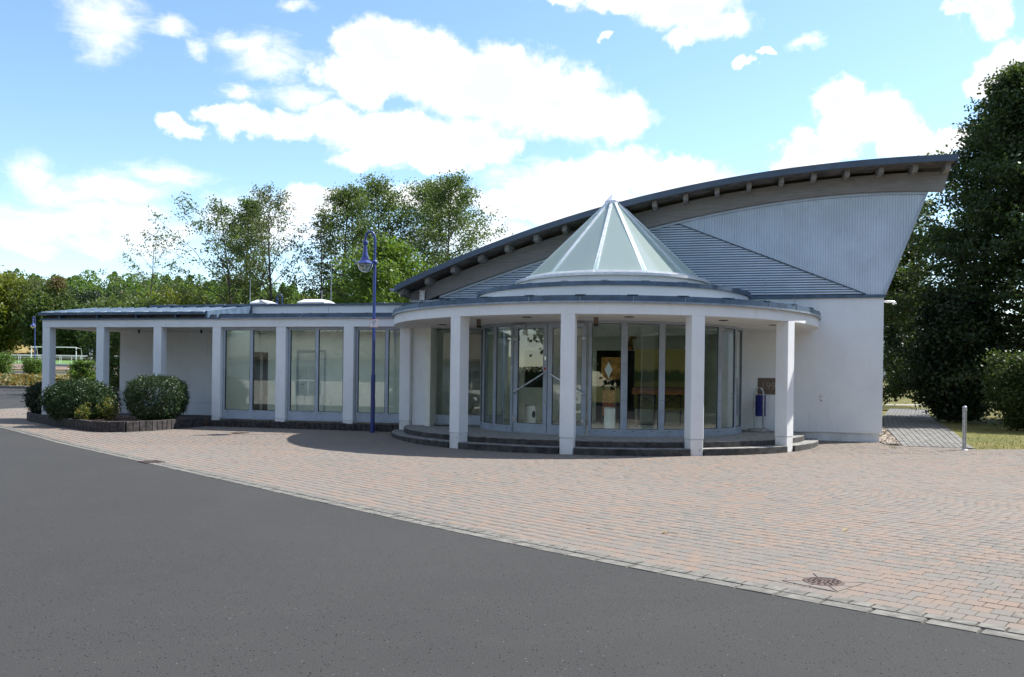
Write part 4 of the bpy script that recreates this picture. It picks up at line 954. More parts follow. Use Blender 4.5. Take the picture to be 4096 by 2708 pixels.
# windows: aluminium frame, two panes each
VG = VW+.19
def wing_window(u0, u1, um, label):
    mb = MB(); z0, z1 = .335, ZW+.004
    for a, b in ((u0, u0+.055), (um-.048, um+.048), (u1-.055, u1)): mb.box(a, b, VG-.04, VG+.04, z0, z1)
    for a, b in ((u0+.055, um-.048), (um+.048, u1-.055)): mb.box(a, b, VG-.04, VG+.04, z0, .585); mb.box(a, b, VG-.04, VG+.04, 3.0, z1)
    f = obj('window', mb, 'window_frame_grey', wing, label=label)
    obj('sill', MB().box(u0, u1, VW+.02, VG-.04, .31, .338), 'zinc_light', f)
    for a, b in ((u0+.05, um-.044), (um+.044, u1-.05)):
        obj('pane', MB().quad((a, VG, .58), (b, VG, .58), (b, VG, 3.005), (a, VG, 3.005)), 'pane_glass', f)
        g = MB(); g.box(a+.005, a+.018, VG-.03, VG-.002, .585, 3.0); g.box(b-.018, b-.005, VG-.03, VG-.002, .585, 3.0); g.box(a+.018, b-.018, VG-.03, VG-.002, 2.985, 3.0); g.box(a+.018, b-.018, VG-.03, VG-.002, .585, .598)
        obj('gasket', g, 'rubber_black', f)
        m = MB()
        for q in (.12, .88): m.box(a+(b-a)*q-.025, a+(b-a)*q+.025, VG-.043, VG-.04, .545, .557)
        obj('drain_slot', m, 'rubber_black', f)
wing_window(-11.40, -9.58, -10.46, 'two-pane window of the wing nearest the porch')
wing_window(-9.23, -7.42, -8.31, 'middle two-pane window of the wing')
wing_window(-7.06, -5.55, -6.11, 'two-pane window of the wing next to the round porch')
wing_window(-4.85, -2.60, -3.72, 'window beside the glazed drum at the back of the round porch')
obj('pier', MB().box(-5.28, -4.86, VW+.05, VW+.35, .28, ZW), 'render_white', wing)
# corridor inside
obj('corridor_floor', MB().box(-11.45, -4.6, VG+.05, 1.6, .20, .30), 'floor_tile_pale', wing)
obj('corridor_ceiling', MB().box(-11.45, -4.6, VG+.05, -.1, ZW+.006, 3.2).box(-11.45, -4.6, 1.1, 1.6, ZW+.006, 3.2), 'soffit_paint', wing)
m = MB(); m.box(-10.1, -9.1, 1.5, 1.65, 2.45, ZW); m.box(-9.1, -4.6, 1.5, 1.65, .3, ZW); m.box(-11.15, -10.1, 1.5, 1.65, .3, ZW); m.box(-11.45, -11.15, 1.5, 1.65, 2.4, ZW)
obj('corridor_wall', m, 'wall_pale', wing); obj('dark_recess', MB().box(-11.45, -11.1, 1.70, 1.72, .3, 2.6).box(-11.449, -11.43, .95, 1.5, .3, 2.4), 'dark_room', wing)
d = obj('door', MB().box(-10.05, -9.15, 1.50, 1.54, .30, 2.42), 'door_pale', wing, label='pale corridor door seen through the middle window')
m = MB(); m.box(-10.11, -10.05, 1.47, 1.56, .3, 2.48); m.box(-9.15, -9.09, 1.47, 1.56, .3, 2.48); m.box(-10.05, -9.15, 1.47, 1.56, 2.42, 2.48); obj('door_frame', m, 'window_frame_grey', d)
obj('handle', MB().tube([(-9.95, 1.49, 1.36), (-9.95, 1.44, 1.36), (-9.83, 1.44, 1.36)], .012, 8), 'steel_galvanised', d)
obj('wall_tap', MB().tube([(-11.95, 1.66, .48), (-11.95, 1.58, .48), (-11.95, 1.56, .43)], .016, 8).tube([(-12.0, 1.6, .51), (-11.9, 1.6, .51)], .012, 6), 'steel_galvanised', wing)
for u in (-15.2, -12.9): obj('porch_lamp', MB().lathe([(.001, ZW-.12), (.03, ZW-.11), (.03, ZW), (.001, ZW)], (u, .4), 10), 'rubber_black', wing)

# palisade along the windows; planter of upright blocks with soil
pal = thing('palisade_edging', 'low row of dark concrete blocks running under the wing windows', 'edging', (-8.7, -.95, 0), frame='b')
def block(parent, x, y, a, w, d_, z0, z1):
    ca_, sa_ = cos(a), sin(a); mb = MB(); mb.bbox(-w/2, w/2, -d_/2, d_/2, z0, z1+random.uniform(-.008, .008), .012)
    t_ = random.gauss(0, .012)
    mb.v = [(x+p*ca_-(q+(z-z0)*t_)*sa_, y+p*sa_+(q+(z-z0)*t_)*ca_, z) for p, q, z in mb.v]
    return obj('block', mb, 'palisade_concrete', parent)
u = -11.70
while u < -5.72: block(pal, u+.08, -.955, 0, .152, .11, -.05, .275); u += .16
obj('infill', MB().box(-11.7, -5.7, -.90, VW+.03, .05, .262), 'soil', pal)
plt = thing('planter', 'dark block planter bed wrapping the porch corner', 'planter', (-15, -1.5, 0), frame='b')
pts = [np.array(p) for p in PLANTER]; seg = []
for p, q in zip(pts[:-1], pts[1:]): seg.append((p, q, np.linalg.norm(q-p)))
tot = sum(s_[2] for s_ in seg); t_ = .09
while t_ < tot:
    r_ = t_
    for p, q, L_ in seg:
        if r_ <= L_: break
        r_ -= L_
    w = p+(q-p)*r_/L_; a = atan2(q[1]-p[1], q[0]-p[0]); block(plt, w[0], w[1], a, .178, .11, -.05, .345); t_ += .187
m = MB(); m.prism([tuple(p*.985+np.array((-15, -1.5))*.015) for p in pts]+[(-11.8, -.86), (-18.7, .3)], .0, .30); obj('soil', m, 'soil', plt)
mm = MB()
for i in range(700):
    while True:
        u, v = random.uniform(-18.5, -11.9), random.uniform(-4.2, -.9)
        if inside(PLANTER+[(-11.8, -.9)], u, v): break
    r = random.uniform(.012, .03); w = random.random()*6; mm.obox((u, v, .303), (r*cos(w), r*sin(w), .004), (-r*.6*sin(w), r*.6*cos(w), 0), (0, 0, r*.4))
tag(obj('bark_chips', mm, 'soil', plt), kind='stuff')
m = MB().box(-17.35, -16.92, 1.4, 1.62, .2, 1.16); tag(obj('low_wall', m, 'brown_stone', frame='b', org=(-17.1, 1.5, .2)), 'low brown wall stub beside the porch back wall', 'wall')

# ================================================================== STREET FURNITURE
def street_lamp(label, x, y, z, rz):
    t = lthing('street_lamp', label, 'street lamp', (x, y, z), rz, 'blue hooked street lamps')
    obj('post', MB().lathe([(.001, -.1), (.062, -.1), (.062, 1.58), (.064, 1.60), (.045, 1.66), (.043, 4.70), (.036, 4.78), (.036, 5.35)], (0, 0), 16), 'lamp_blue', t, smooth=True)
    arc = [(0, 0, 5.33)]+[(-.135+.135*cos(a), 0, 5.40+.24*sin(a)) for a in np.linspace(0, pi, 14)]+[(-.27, 0, 5.30)]
    obj('hook', MB().tube(arc, [.036]*9+[.034]*7, 12), 'lamp_blue', t, smooth=True)
    obj('collar', MB().ball((0, 0, 4.78), .075, 16, 10), 'lamp_blue', t, smooth=True); obj('collar', MB().ball((-.27, 0, 5.32), .078, 16, 10), 'lamp_blue', t, smooth=True)
    sh = obj('lamp_shade', MB().lathe([(.001, 5.26), (.046, 5.26), (.058, 5.12), (.072, 5.0), (.105, 4.89), (.17, 4.80), (.25, 4.75), (.283, 4.735), (.283, 4.722), (.25, 4.728), (.10, 4.76), (.001, 4.77)], (-.27, 0), 28), 'lamp_blue', t, smooth=True)
    obj('globe', MB().lathe([(.215*cos(a), 4.725-.235*sin(a)) for a in np.linspace(0, pi/2-.01, 9)], (-.27, 0), 24), 'globe_glass', t, smooth=True)
    obj('bulb', MB().lathe([(.03, 4.76), (.03, 4.66), (.045, 4.62), (.02, 4.57), (.001, 4.565)], (-.27, 0), 12), 'aluminium_white', t, smooth=True)
    obj('reflector', MB().lathe([(.20, 4.722), (.12, 4.755), (.001, 4.757)], (-.27, 0), 20), 'steel_galvanised', t)
    obj('hatch', MB().box(.052, .064, -.03, .03, .6, .95), 'lamp_blue', t)
    return t
near = street_lamp('blue street lamp with hydrant plate in front of the wing windows', -3.89, 24.4, .06, -.02)
street_lamp('distant blue street lamp by the road beyond the left end of the porch', -46.6, 85.0, 1.6, 1.35)
street_lamp('blue street lamp mostly hidden behind the wing roof, only its hook showing', -12.72, 48.0, .55, .05)
def text(body, size, loc, rot, mat, parent, name, ext=.001, align='CENTER', sx_=1.0):
    cu = bpy.data.curves.new(name, 'FONT'); cu.body = body; cu.size = size; cu.extrude = ext; cu.align_x = align; cu.align_y = 'CENTER'; cu.materials.append(MAT[mat])
    tmp = bpy.data.objects.new(name, cu); COL.objects.link(tmp); bpy.context.view_layer.update()
    me = bpy.data.meshes.new_from_object(tmp.evaluated_get(bpy.context.evaluated_depsgraph_get())); bpy.data.objects.remove(tmp)
    o = bpy.data.objects.new(name, me); link(o, parent); o.location = loc; o.rotation_euler = rot; o.scale = (sx_, 1, 1); return o
t = lthing('hydrant_sign', 'small white plate with pale red rim strapped to the near lamp post', 'sign', (-3.89, 24.352, 3.01))
m = MB().bbox(-.118, .118, -.008, .008, 0, .225, .004); obj('plate', m, 'sign_rim', t); obj('plate_face', MB().box(-.105, .105, -.0105, -.0085, .013, .212), 'sign_face', t)
for b_, s_, x_, z_ in (('H 80', .062, 0, .178), ('7,4', .055, .0, .098), ('2', .05, 0, .04)): text(b_, s_, (x_, -.012, z_), (pi/2, 0, 0), 'print_black', t, 'lettering')
m = MB().box(-.085, .085, -.0125, -.0115, .138, .144); m.box(-.004, .004, -.0125, -.0115, .07, .138); obj('rule', m, 'print_black', t)
# litter bin
bx_, by_ = XY(4.28, .36)
t = lthing('litter_bin', 'dark blue litter bin hung in a steel hoop beside the 1990 plaque', 'litter bin', (bx_, by_, .28), -YAW)
obj('base', MB().lathe([(.001, 0), (.29, 0), (.30, .02), (.295, .07), (.27, .085), (.001, .085)], (0, 0), 28), 'concrete', t)
hp = [(-.115, -.02, .06), (-.115, -.02, .99)]+[(-.115*cos(a), -.02, 1.0+.19*sin(a)) for a in np.linspace(.1, pi-.1, 11)]+[(.115, -.02, .99), (.115, -.02, .06)]
obj('hoop', MB().tube(hp, .024, 12), 'steel_galvanised', t, smooth=True)
bb = obj('bin', MB().lathe([(.001, .42), (.15, .42), (.158, .44), (.158, .97), (.165, .98), (.165, .995), (.15, .995), (.148, .47), (.001, .46)], (.03, .12), 26), 'bin_blue', t, smooth=True)
bb.rotation_euler = (0, 0, 0)
# 1990 plaque set on the wall
t = thing('stone_plaque', 'brown stone plaque reading 1990 on the wall behind the bin', 'plaque', (4.62, VH-.012, 1.29), frame='b')
obj('slab', MB().bbox(4.255, 4.985, VH-.018, VH+.01, 1.29, 1.742, .006), 'brown_stone', t)
text('1990', .29, (-.02, -.0085, .225), (pi/2, 0, 0), 'engraved_pale', t, 'numerals', .0015, sx_=.93)
# bollard
x, y = 11.063, 21.27
t = lthing('bollard', 'slim silver bollard with a domed head at the edge of the paving', 'bollard', (x, y, gz(x, y)))
obj('post', MB().lathe([(.001, -.05), (.046, -.05), (.046, .95), (.001, .95)], (0, 0), 18), 'steel_galvanised', t, smooth=True)
obj('cap', MB().lathe([(.047, .94), (.052, .95), (.052, .985), (.047, .99)]+[(.052*cos(a), 1.03+.052*sin(a)) for a in np.linspace(-.5, pi/2-.02, 9)], (0, 0), 18), 'steel_galvanised', t, smooth=True)
obj('foot_plate', MB().lathe([(.085, -.01), (.085, .012), (.07, .02), (.047, .022)], (0, 0), 18), 'aluminium_white', t)
# lamp on the corner of the hall
t = thing('wall_light', 'white floodlight with sensor on the right corner of the hall wall', 'wall lamp', (7.5, VH+.7, 3.8), frame='b')
obj('bracket', MB().box(7.486, 7.60, VH+.66, VH+.74, 3.86, 3.90), 'aluminium_white', t)
m = MB(); k = 10; v0 = len(m.v)
for i, (u, r) in enumerate(((7.56, .02), (7.60, .05), (7.70, .066), (7.80, .06), (7.87, .03))): m.v += [(u, VH+.70+r*1.3*cos(2*pi*j/k), 3.885+(.0 if i else 0)-.03*(u-7.56)+r*.55*sin(2*pi*j/k)) for j in range(k)]
for i in range(4): m.f += [(i*k+j, i*k+(j+1) % k, (i+1)*k+(j+1) % k, (i+1)*k+j) for j in range(k)]
obj('lamp_head', m, 'aluminium_white', t, smooth=True)
obj('sensor', MB().ball((7.83, VH+.66, 3.825), .035, 10, 7).ball((7.885, VH+.68, 3.83), .022, 8, 6), 'aluminium_white', t, smooth=True)
# ventilators on the wing roof
def vent(label, u0, u1, v0, v1, open_):
    t = thing('roof_vent', label, 'roof vent', ((u0+u1)/2, (v0+v1)/2, 3.93), frame='b', group='white roof vents')
    obj('curb', MB().box(u0+.12, u1-.12, v0+.12, v1-.12, 3.93, 4.10), 'aluminium_white', t)
    m = MB(); q = .17; z0, z1 = 4.10, 4.245
    m.add([(u0, v0, z0), (u1, v0, z0), (u1, v1, z0), (u0, v1, z0), (u0, v0, z0+.04), (u1, v0, z0+.04), (u1, v1, z0+.04), (u0, v1, z0+.04), (u0+q, v0+q, z1), (u1-q, v0+q, z1), (u1-q, v1-q, z1), (u0+q, v1-q, z1)],
          [(0, 3, 2, 1), (0, 1, 5, 4), (1, 2, 6, 5), (2, 3, 7, 6), (3, 0, 4, 7), (4, 5, 9, 8), (5, 6, 10, 9), (6, 7, 11, 10), (7, 4, 8, 11), (8, 9, 10, 11)])
    obj('cowl', m, 'aluminium_white', t)
    if open_:
        obj('side_flap', MB().obox((u1+.02, (v0+v1)/2, 4.12), (.20, 0, -.09), (0, (v1-v0)/2, 0), (.01, 0, .02)), 'steel_galvanised', t)
vent('white roof vent on the right, with a closed angular cowl', -10.72, -9.72, 2.6, 3.6, False)
vent('white roof vent beside the hidden lamp hook, with an open side flap', -12.5, -11.95, 2.6, 3.6, True)

# ---- foyer contents
def inner(name, label, cat, u, v, group=None): return thing(name, label, cat, (u, v, .286), frame='b', group=group)
for u, v, lab, hole in ((-2.05, .25, 'white cylindrical waste bin behind the left door leaf', True), (.33, -.45, 'white cylindrical waste bin in front of the orange display', False)):
    t = inner('waste_bin', lab, 'waste bin', u, v, 'white foyer bins')
    obj('body', MB().lathe([(.001, .29), (.155, .29), (.155, .86), (.14, .86), (.14, .4), (.001, .4)], (u, v), 24), 'paint_white', t, smooth=True)
    obj('rim', MB().lathe([(.135, .855), (.162, .855), (.162, .885), (.135, .885)], (u, v), 24), 'steel_galvanised', t)
    if hole:
        c = np.array((u+.118, v-.105, .62)); n_ = np.array((.72, -.69, 0)); e_ = np.array((.69, .72, 0)); m = MB(); k = 18
        m.v = [tuple(c+n_*.006)]+[tuple(c+n_*.003+e_*.06*cos(2*pi*i/k)+np.array((0, 0, .10*sin(2*pi*i/k)))) for i in range(k)]; m.f = [(0, 1+i, 1+(i+1) % k) for i in range(k)]
        obj('opening', m, 'rubber_black', t)
t = inner('table_stack', 'folded benches and table tops stacked on black trestles in front of the mural', 'table stack', 1.45, 2.55)
for k, (z_, mt) in enumerate(((1.22, 'cloth_ochre'), (1.265, 'wood_orange'), (1.30, 'wood_orange'), (1.335, 'brown_stone'), (1.37, 'wood_orange'), (1.405, 'dark_room'))):
    obj('table_top', MB().bbox(.62+.03*(k % 2), 2.28-.04*(k % 3), 2.3, 2.85, z_, z_+.028, .006), mt, t)
for u in (.80, 1.58):
    m = MB()
    for a, b in ((u, u+.03), (u+.48, u+.51)): m.box(a, b, 2.35, 2.38, .29, 1.22); m.box(a, b, 2.75, 2.78, .29, 1.22)
    m.box(u, u+.51, 2.35, 2.38, .29, .32); m.tube([(u+.02, 2.365, .95), (u+.49, 2.365, 1.2)], .012, 6); m.tube([(u+.49, 2.365, .95), (u+.02, 2.365, 1.2)], .012, 6); m.box(u, u+.51, 2.35, 2.38, 1.19, 1.22)
    obj('trestle', m, 'rubber_black', t)
o = obj('mural', MB().box(.62, 2.62, 3.05, 3.09, .75, 2.62), 'mural_paint', org=(1.6, 3.07, .286), frame='b'); tag(o, 'painted landscape panel of yellow sky and green hills inside the foyer', 'painting')
t = inner('orange_display', 'orange wooden easel with an ochre cloth and a white diamond in the foyer', 'display', .28, 1.9)
m = MB()
for k in range(5): m.box(.13+k*.075, .195+k*.075, 1.88, 1.90, .55, 1.34)
obj('slats', m, 'wood_orange', t); obj('easel', MB().tube([(.10, 1.95, .29), (.18, 1.92, 1.9)], .016, 6).tube([(.55, 1.95, .29), (.47, 1.92, 1.9)], .016, 6).tube([(.33, 2.3, .29), (.33, 1.93, 1.9)], .014, 6), 'brown_stone', t)
obj('cloth', MB().box(.08, .72, 1.87, 1.90, 1.66, 2.32), 'cloth_ochre', t)
obj('diamond', MB().prism([(0, 0), (1, 0), (0, 1)], 0, 0.0001) if False else MB().add([(.30, 1.862, 1.70), (.42, 1.862, 1.95), (.30, 1.862, 2.18), (.18, 1.862, 1.95), (.30, 1.868, 1.70), (.42, 1.868, 1.95), (.30, 1.868, 2.18), (.18, 1.868, 1.95)], [(0, 1, 2, 3), (7, 6, 5, 4), (0, 4, 5, 1), (1, 5, 6, 2), (2, 6, 7, 3), (3, 7, 4, 0)]), 'paint_white', t)
for ch in t.children: ch.location.x -= 0.33
o = obj('wall_clock', MB().add([(-2.95+.16*cos(2*pi*i/24), v, 2.87+.16*sin(2*pi*i/24)) for v in (BV-.06, BV-.001) for i in range(24)], [tuple(range(24))]+[(i, 24+i, 24+(i+1) % 24, (i+1) % 24) for i in range(24)]), 'rubber_black', org=(-2.95, BV, 2.87), frame='b'); tag(o, 'round black loudspeaker high on the foyer wall', 'loudspeaker')
# carved animal head on the wall
m = MB().tube([(.34, BV-.02, 2.66), (.33, BV-.10, 2.82), (.36, BV-.18, 3.0), (.40, BV-.22, 3.10)], [.09, .075, .065, .07], 10); m.tube([(.36, BV-.18, 3.10), (.46, BV-.32, 3.06), (.53, BV-.40, 3.02)], [.065, .055, .035], 10); m.tube([(.36, BV-.18, 3.13), (.33, BV-.18, 3.22)], [.02, .012], 6); m.tube([(.40, BV-.22, 3.14), (.42, BV-.22, 3.23)], [.02, .012], 6)
tag(obj('carved_head', m, 'cloth_ochre', org=(.36, BV, 2.66), frame='b', smooth=True), 'brown carved animal head hung high on the foyer wall', 'wall ornament')

# ================================================================== FAR LEFT: sports ground
def rail(name, label, x0, x1, y, h_, step_):
    t = lthing(name, label, 'railing', (x0, y, gz(x0, y)))
    z = 0; obj('top_rail', MB().tube([(0, 0, h_), (x1-x0, 0, h_)], .035, 8), 'paint_white', t)
    obj('middle_rail', MB().tube([(0, 0, h_*.72), (x1-x0, 0, h_*.72)], .022, 6), 'paint_white', t) if step_ > 2 else None
    k = 0; pm2 = None
    while k*step_ <= x1-x0:
        if pm2 is None: p = obj('post', MB().tube([(0, 0, -.1), (0, 0, h_)], .032, 8), 'paint_white', t); pm2 = p
        else: p = pm2.copy(); COL.objects.link(p); p.parent = t; p.location = (k*step_, 0, 0)
        k += 1
rail('pitch_railing', 'long white tube railing along the near side of the sports pitch', -74, -34, 116, 1.18, 2.75)
rail('pitch_railing', 'lower white railing running behind the first along the pitch', -80, -38, 136, 1.0, 1.6)
t = lthing('football_goal', 'white football goal standing on the pitch behind the railing', 'football goal', (-78.4, 142, gz(-78, 142)))
obj('crossbar', MB().tube([(0, 0, 2.44), (7.3, 0, 2.44)], .07, 8), 'paint_white', t)
for k in (0, 7.3): obj('post', MB().tube([(k, 0, -.1), (k, 0, 2.44)], .07, 8), 'paint_white', t); obj('stay', MB().tube([(k, 0, 2.4), (k, 1.6, 2.3), (k, 2.2, 0)], .03, 6), 'paint_white', t)
t = lthing('guard_rail', 'steel crash barrier beside the path beyond the porch', 'guard rail', (-50, 92, gz(-50, 92)))
m = MB(); pf = [(0, .42), (.05, .47), (.0, .55), (.05, .63), (0, .70)]
for k in range(2): m.v += [(26*k, -.05-a, b) for a, b in pf]
m.f = [(i, 5+i, 6+i, 1+i) for i in range(4)]; obj('rail_beam', m, 'steel_galvanised', t)
for k in range(7): obj('post', MB().box(.6+k*4, .72+k*4, -.04, .06, -.2, .62), 'brown_stone', t)
t = lthing('marker_post', 'short red and white banded marker post beside the path', 'marker post', (-43.05, 84.5, gz(-43, 84.5)+.12))
for k in range(6): obj('band', MB().lathe([(.055, k*.15), (.055, k*.15+.15)]+([(.001, k*.15+.16)] if k == 5 else []), (0, 0), 10), 'paint_white' if k % 2 else 'paint_red', t)
t = lthing('parking_sign', 'small white sign on a thin post seen between the porch pillars', 'sign', (-38.7, 80, gz(-38, 80)+.12))
zb = gz(-38, 80)+.12
obj('post', MB().tube([(0, 0, -.1), (0, 0, 4.0-zb)], .03, 8), 'steel_galvanised', t)
obj('upper_plate', MB().box(-.22, .20, -.05, -.03, 3.70-zb, 3.99-zb), 'cladding_trim', t)
obj('plate', MB().box(-.14, .14, -.05, -.03, 3.08-zb, 3.66-zb), 'sign_face', t)
m = MB(); k = 20
for r in (.065, .10): m.v += [(r*cos(2*pi*i/k), -.053, 3.50-zb+r*sin(2*pi*i/k)) for i in range(k)]
m.f = [(i, (i+1) % k, k+(i+1) % k, k+i) for i in range(k)]; m.obox((0, -.054, 3.50-zb), (.06, 0, -.05), (0, .001, 0), (.012, 0, .014)); obj('pictogram', m, 'print_black', t)
m = MB()
for i in range(900):
    q = random.random(); x = -57.2+4.4*q; z = 7.3-1.6*q-1.6*q*q; s_ = (.03+.25*q); c = (x+random.gauss(0, s_), 128+random.gauss(0, .5), z+random.gauss(0, s_)); r = random.uniform(.012, .022)
    m.obox(c, (r*2, 0, -r), (0, r, 0), (r*.5, 0, r))
tag(obj('sprinkler_spray', m, 'water_drop'), kind='stuff')

# ================================================================== SEEN IN THE WINDOW PANES: house across the road, parked car, cycle hoops
hs_ = thing('opposite_house', 'white walled house with a brown ribbed roof, mirrored in the windows', 'house', (-13, -23.2, 0), frame='b')
m = MB(); m.box(-30, -7, -24.2, -23.9, -.1, 2.9); m.box(-7.3, -7, -30, -24.2, -.1, 2.9); m.box(-30, -7, -30.3, -30, -.1, 2.9); obj('wall', m, 'house_wall', hs_)
rf = obj('roof', MB().add([(-30.5, -23.3, 2.75), (-6.5, -23.3, 2.75), (-6.5, -27.1, 4.5), (-30.5, -27.1, 4.5), (-30.5, -31, 2.75), (-6.5, -31, 2.75)], [(0, 1, 2, 3), (3, 2, 5, 4)]), 'house_tile', hs_)
m = MB()
for k in range(57): u = -30.3+k*.42; m.add([(u-.09, -23.28, 2.77), (u, -23.28, 2.86), (u+.09, -23.28, 2.77), (u-.09, -27.1, 4.52), (u, -27.1, 4.62), (u+.09, -27.1, 4.52)], [(0, 3, 4, 1), (1, 4, 5, 2), (0, 1, 2)])
obj('roof_ribs', m, 'house_tile', rf)
obj('upper_storey', MB().box(-27, -8, -31, -27.4, 4.0, 7.6), 'house_wall', hs_); obj('eaves_board', MB().box(-30.5, -6.5, -23.34, -23.30, 2.62, 2.78), 'brown_stone', hs_)
for u, w, z0, z1 in ((-27, 1.0, 1.0, 2.2), (-20.5, 1.6, .6, 2.3), (-15, 1.0, 1.1, 2.1), (-10.5, 1.0, 1.1, 2.1)):
    f = obj('window', MB().box(u-w/2, u+w/2, -23.9, -23.87, z0, z1), 'house_glass', hs_); m = MB(); m.box(u-.03, u+.03, -23.87, -23.85, z0, z1); m.box(u-w/2, u-.03, -23.87, -23.85, (z0+z1)/2-.03, (z0+z1)/2+.03); m.box(u+.03, u+w/2, -23.87, -23.85, (z0+z1)/2-.03, (z0+z1)/2+.03); obj('glazing_bar', m, 'paint_white', f)
for k in range(6): obj('upper_window', MB().box(-25.5+k*2.9, -23.9+k*2.9, -27.4, -27.37, 5.2, 6.8), 'house_glass', hs_)
cxx, cyy = XY(-10.4, -17.3)
car = lthing('parked_car', 'dark grey estate car parked across the road, mirrored in the panes', 'car', (cxx, cyy, .0), -YAW)
side = [(-2.25, .35), (-2.28, .62), (-2.20, .88), (-1.9, .98), (-1.55, 1.36), (-1.2, 1.47), (.1, 1.50), (.55, 1.44), (1.15, 1.02), (2.05, .88), (2.28, .66), (2.28, .36), (1.85, .26), (-1.85, .26)]
def loft(sd, w0, w1):
    mb = MB(); n_ = len(sd)
    ww = [w0 if z < 1.0 else w1+(w0-w1)*(1.5-z)/.5 for _, z in sd]
    mb.v = [(x, -w, z) for (x, z), w in zip(sd, ww)]+[(x, w, z) for (x, z), w in zip(sd, ww)]
    mb.f = [tuple(range(n_)), tuple(range(2*n_-1, n_-1, -1))]+[(i, n_+i, n_+(i+1) % n_, (i+1) % n_) for i in range(n_)]; return mb
obj('body', loft(side, .90, .68), 'car_paint', car, smooth=True)
gw = [[(-1.75, 1.02), (-1.42, 1.36), (-.55, 1.42), (-.55, 1.02)], [(-.47, 1.02), (-.47, 1.42), (.25, 1.42), (.25, 1.02)], [(.33, 1.02), (.33, 1.42), (.55, 1.38), (1.0, 1.03)]]
for sd in (-1, 1):
    for g_ in gw: obj('side_window', MB().add([(x, sd*((.905 if z < 1.1 else .735)+.006), z) for x, z in g_], [(0, 1, 2, 3)]), 'house_glass', car)
for x in (-1.38, 1.42):
    for sd in (-1, 1):
        def disc(r0, r1, y0, y1, n_=20):
            mb = MB()
            for r, y in ((r0, y0), (r1, y0), (r1, y1), (r0, y1)): mb.v += [(x+r*cos(2*pi*i/n_), sd*y, .33+r*sin(2*pi*i/n_)) for i in range(n_)]
            for j in range(3): mb.f += [(j*n_+i, j*n_+(i+1) % n_, (j+1)*n_+(i+1) % n_, (j+1)*n_+i) for i in range(n_)]
            return mb
        w = obj('wheel', disc(.21, .33, .72, .915), 'tyre', car); m = MB()
        for k in range(10): a = 2*pi*k/10; m.obox((x+.11*cos(a), sd*.91, .33+.11*sin(a)), (.10*cos(a), 0, .10*sin(a)), (-.016*sin(a), 0, .016*cos(a)), (0, .012, 0))
        obj('rim', m, 'steel_galvanised', w)
for sd in (-1, 1): obj('headlight', MB().obox((2.24, sd*.66, .70), (.05, 0, 0), (0, .16, 0), (0, 0, .07)), 'paint_white', car); obj('roof_rail', MB().tube([(-1.4, sd*.64, 1.47), (-1, sd*.64, 1.53), (.2, sd*.64, 1.53), (.5, sd*.64, 1.47)], .014, 6), 'steel_polished', car)
t = thing('cycle_stand', 'row of steel cycle hoops by the opposite house, mirrored in the panes', 'cycle stand', (-20, -22.8, 0), frame='b')
for k in range(5):
    u = -21+k*.55; obj('hoop', MB().tube([(u+.3*cos(a), -22.8, .32+.34*sin(a)) for a in np.linspace(-.9, pi+.9, 16)], .018, 6), 'steel_galvanised', t)

# ---- dry leaves and a chip or two lying about
lf = bpy.data.meshes.new('fallen_leaf'); b2 = MB().add([(-.03, 0, .004), (-.01, -.016, .010), (.02, -.012, .016), (.034, 0, .006), (.02, .013, .014), (-.01, .017, .012)], [(0, 1, 2), (0, 2, 3), (0, 3, 4), (0, 4, 5)]); lf.from_pydata(b2.v, [], b2.f); lf.materials.append(MAT['dry_leaf'])
for x, y, lab in ((3.60, 9.35, 'curled dry leaf lying alone on the right of the paving'), (1.62, 9.05, 'small dry leaf on the paving left of the cover'), (-12.4, 22.8, 'yellow leaf lying on the asphalt at far left'), (-2.9, 20.6, 'pale scrap of leaf on the shaded paving below the lamp'), (-8.5, 24.6, 'dry leaf below the wing palisade')):
    o = bpy.data.objects.new('fallen_leaf', lf); link(o); o.location = (x, y, gz(x, y)+.004); o.rotation_euler = (0, 0, random.random()*6); o.scale = (1.2, 1.2, 1.2); tag(o, lab, 'leaf', 'fallen leaves')

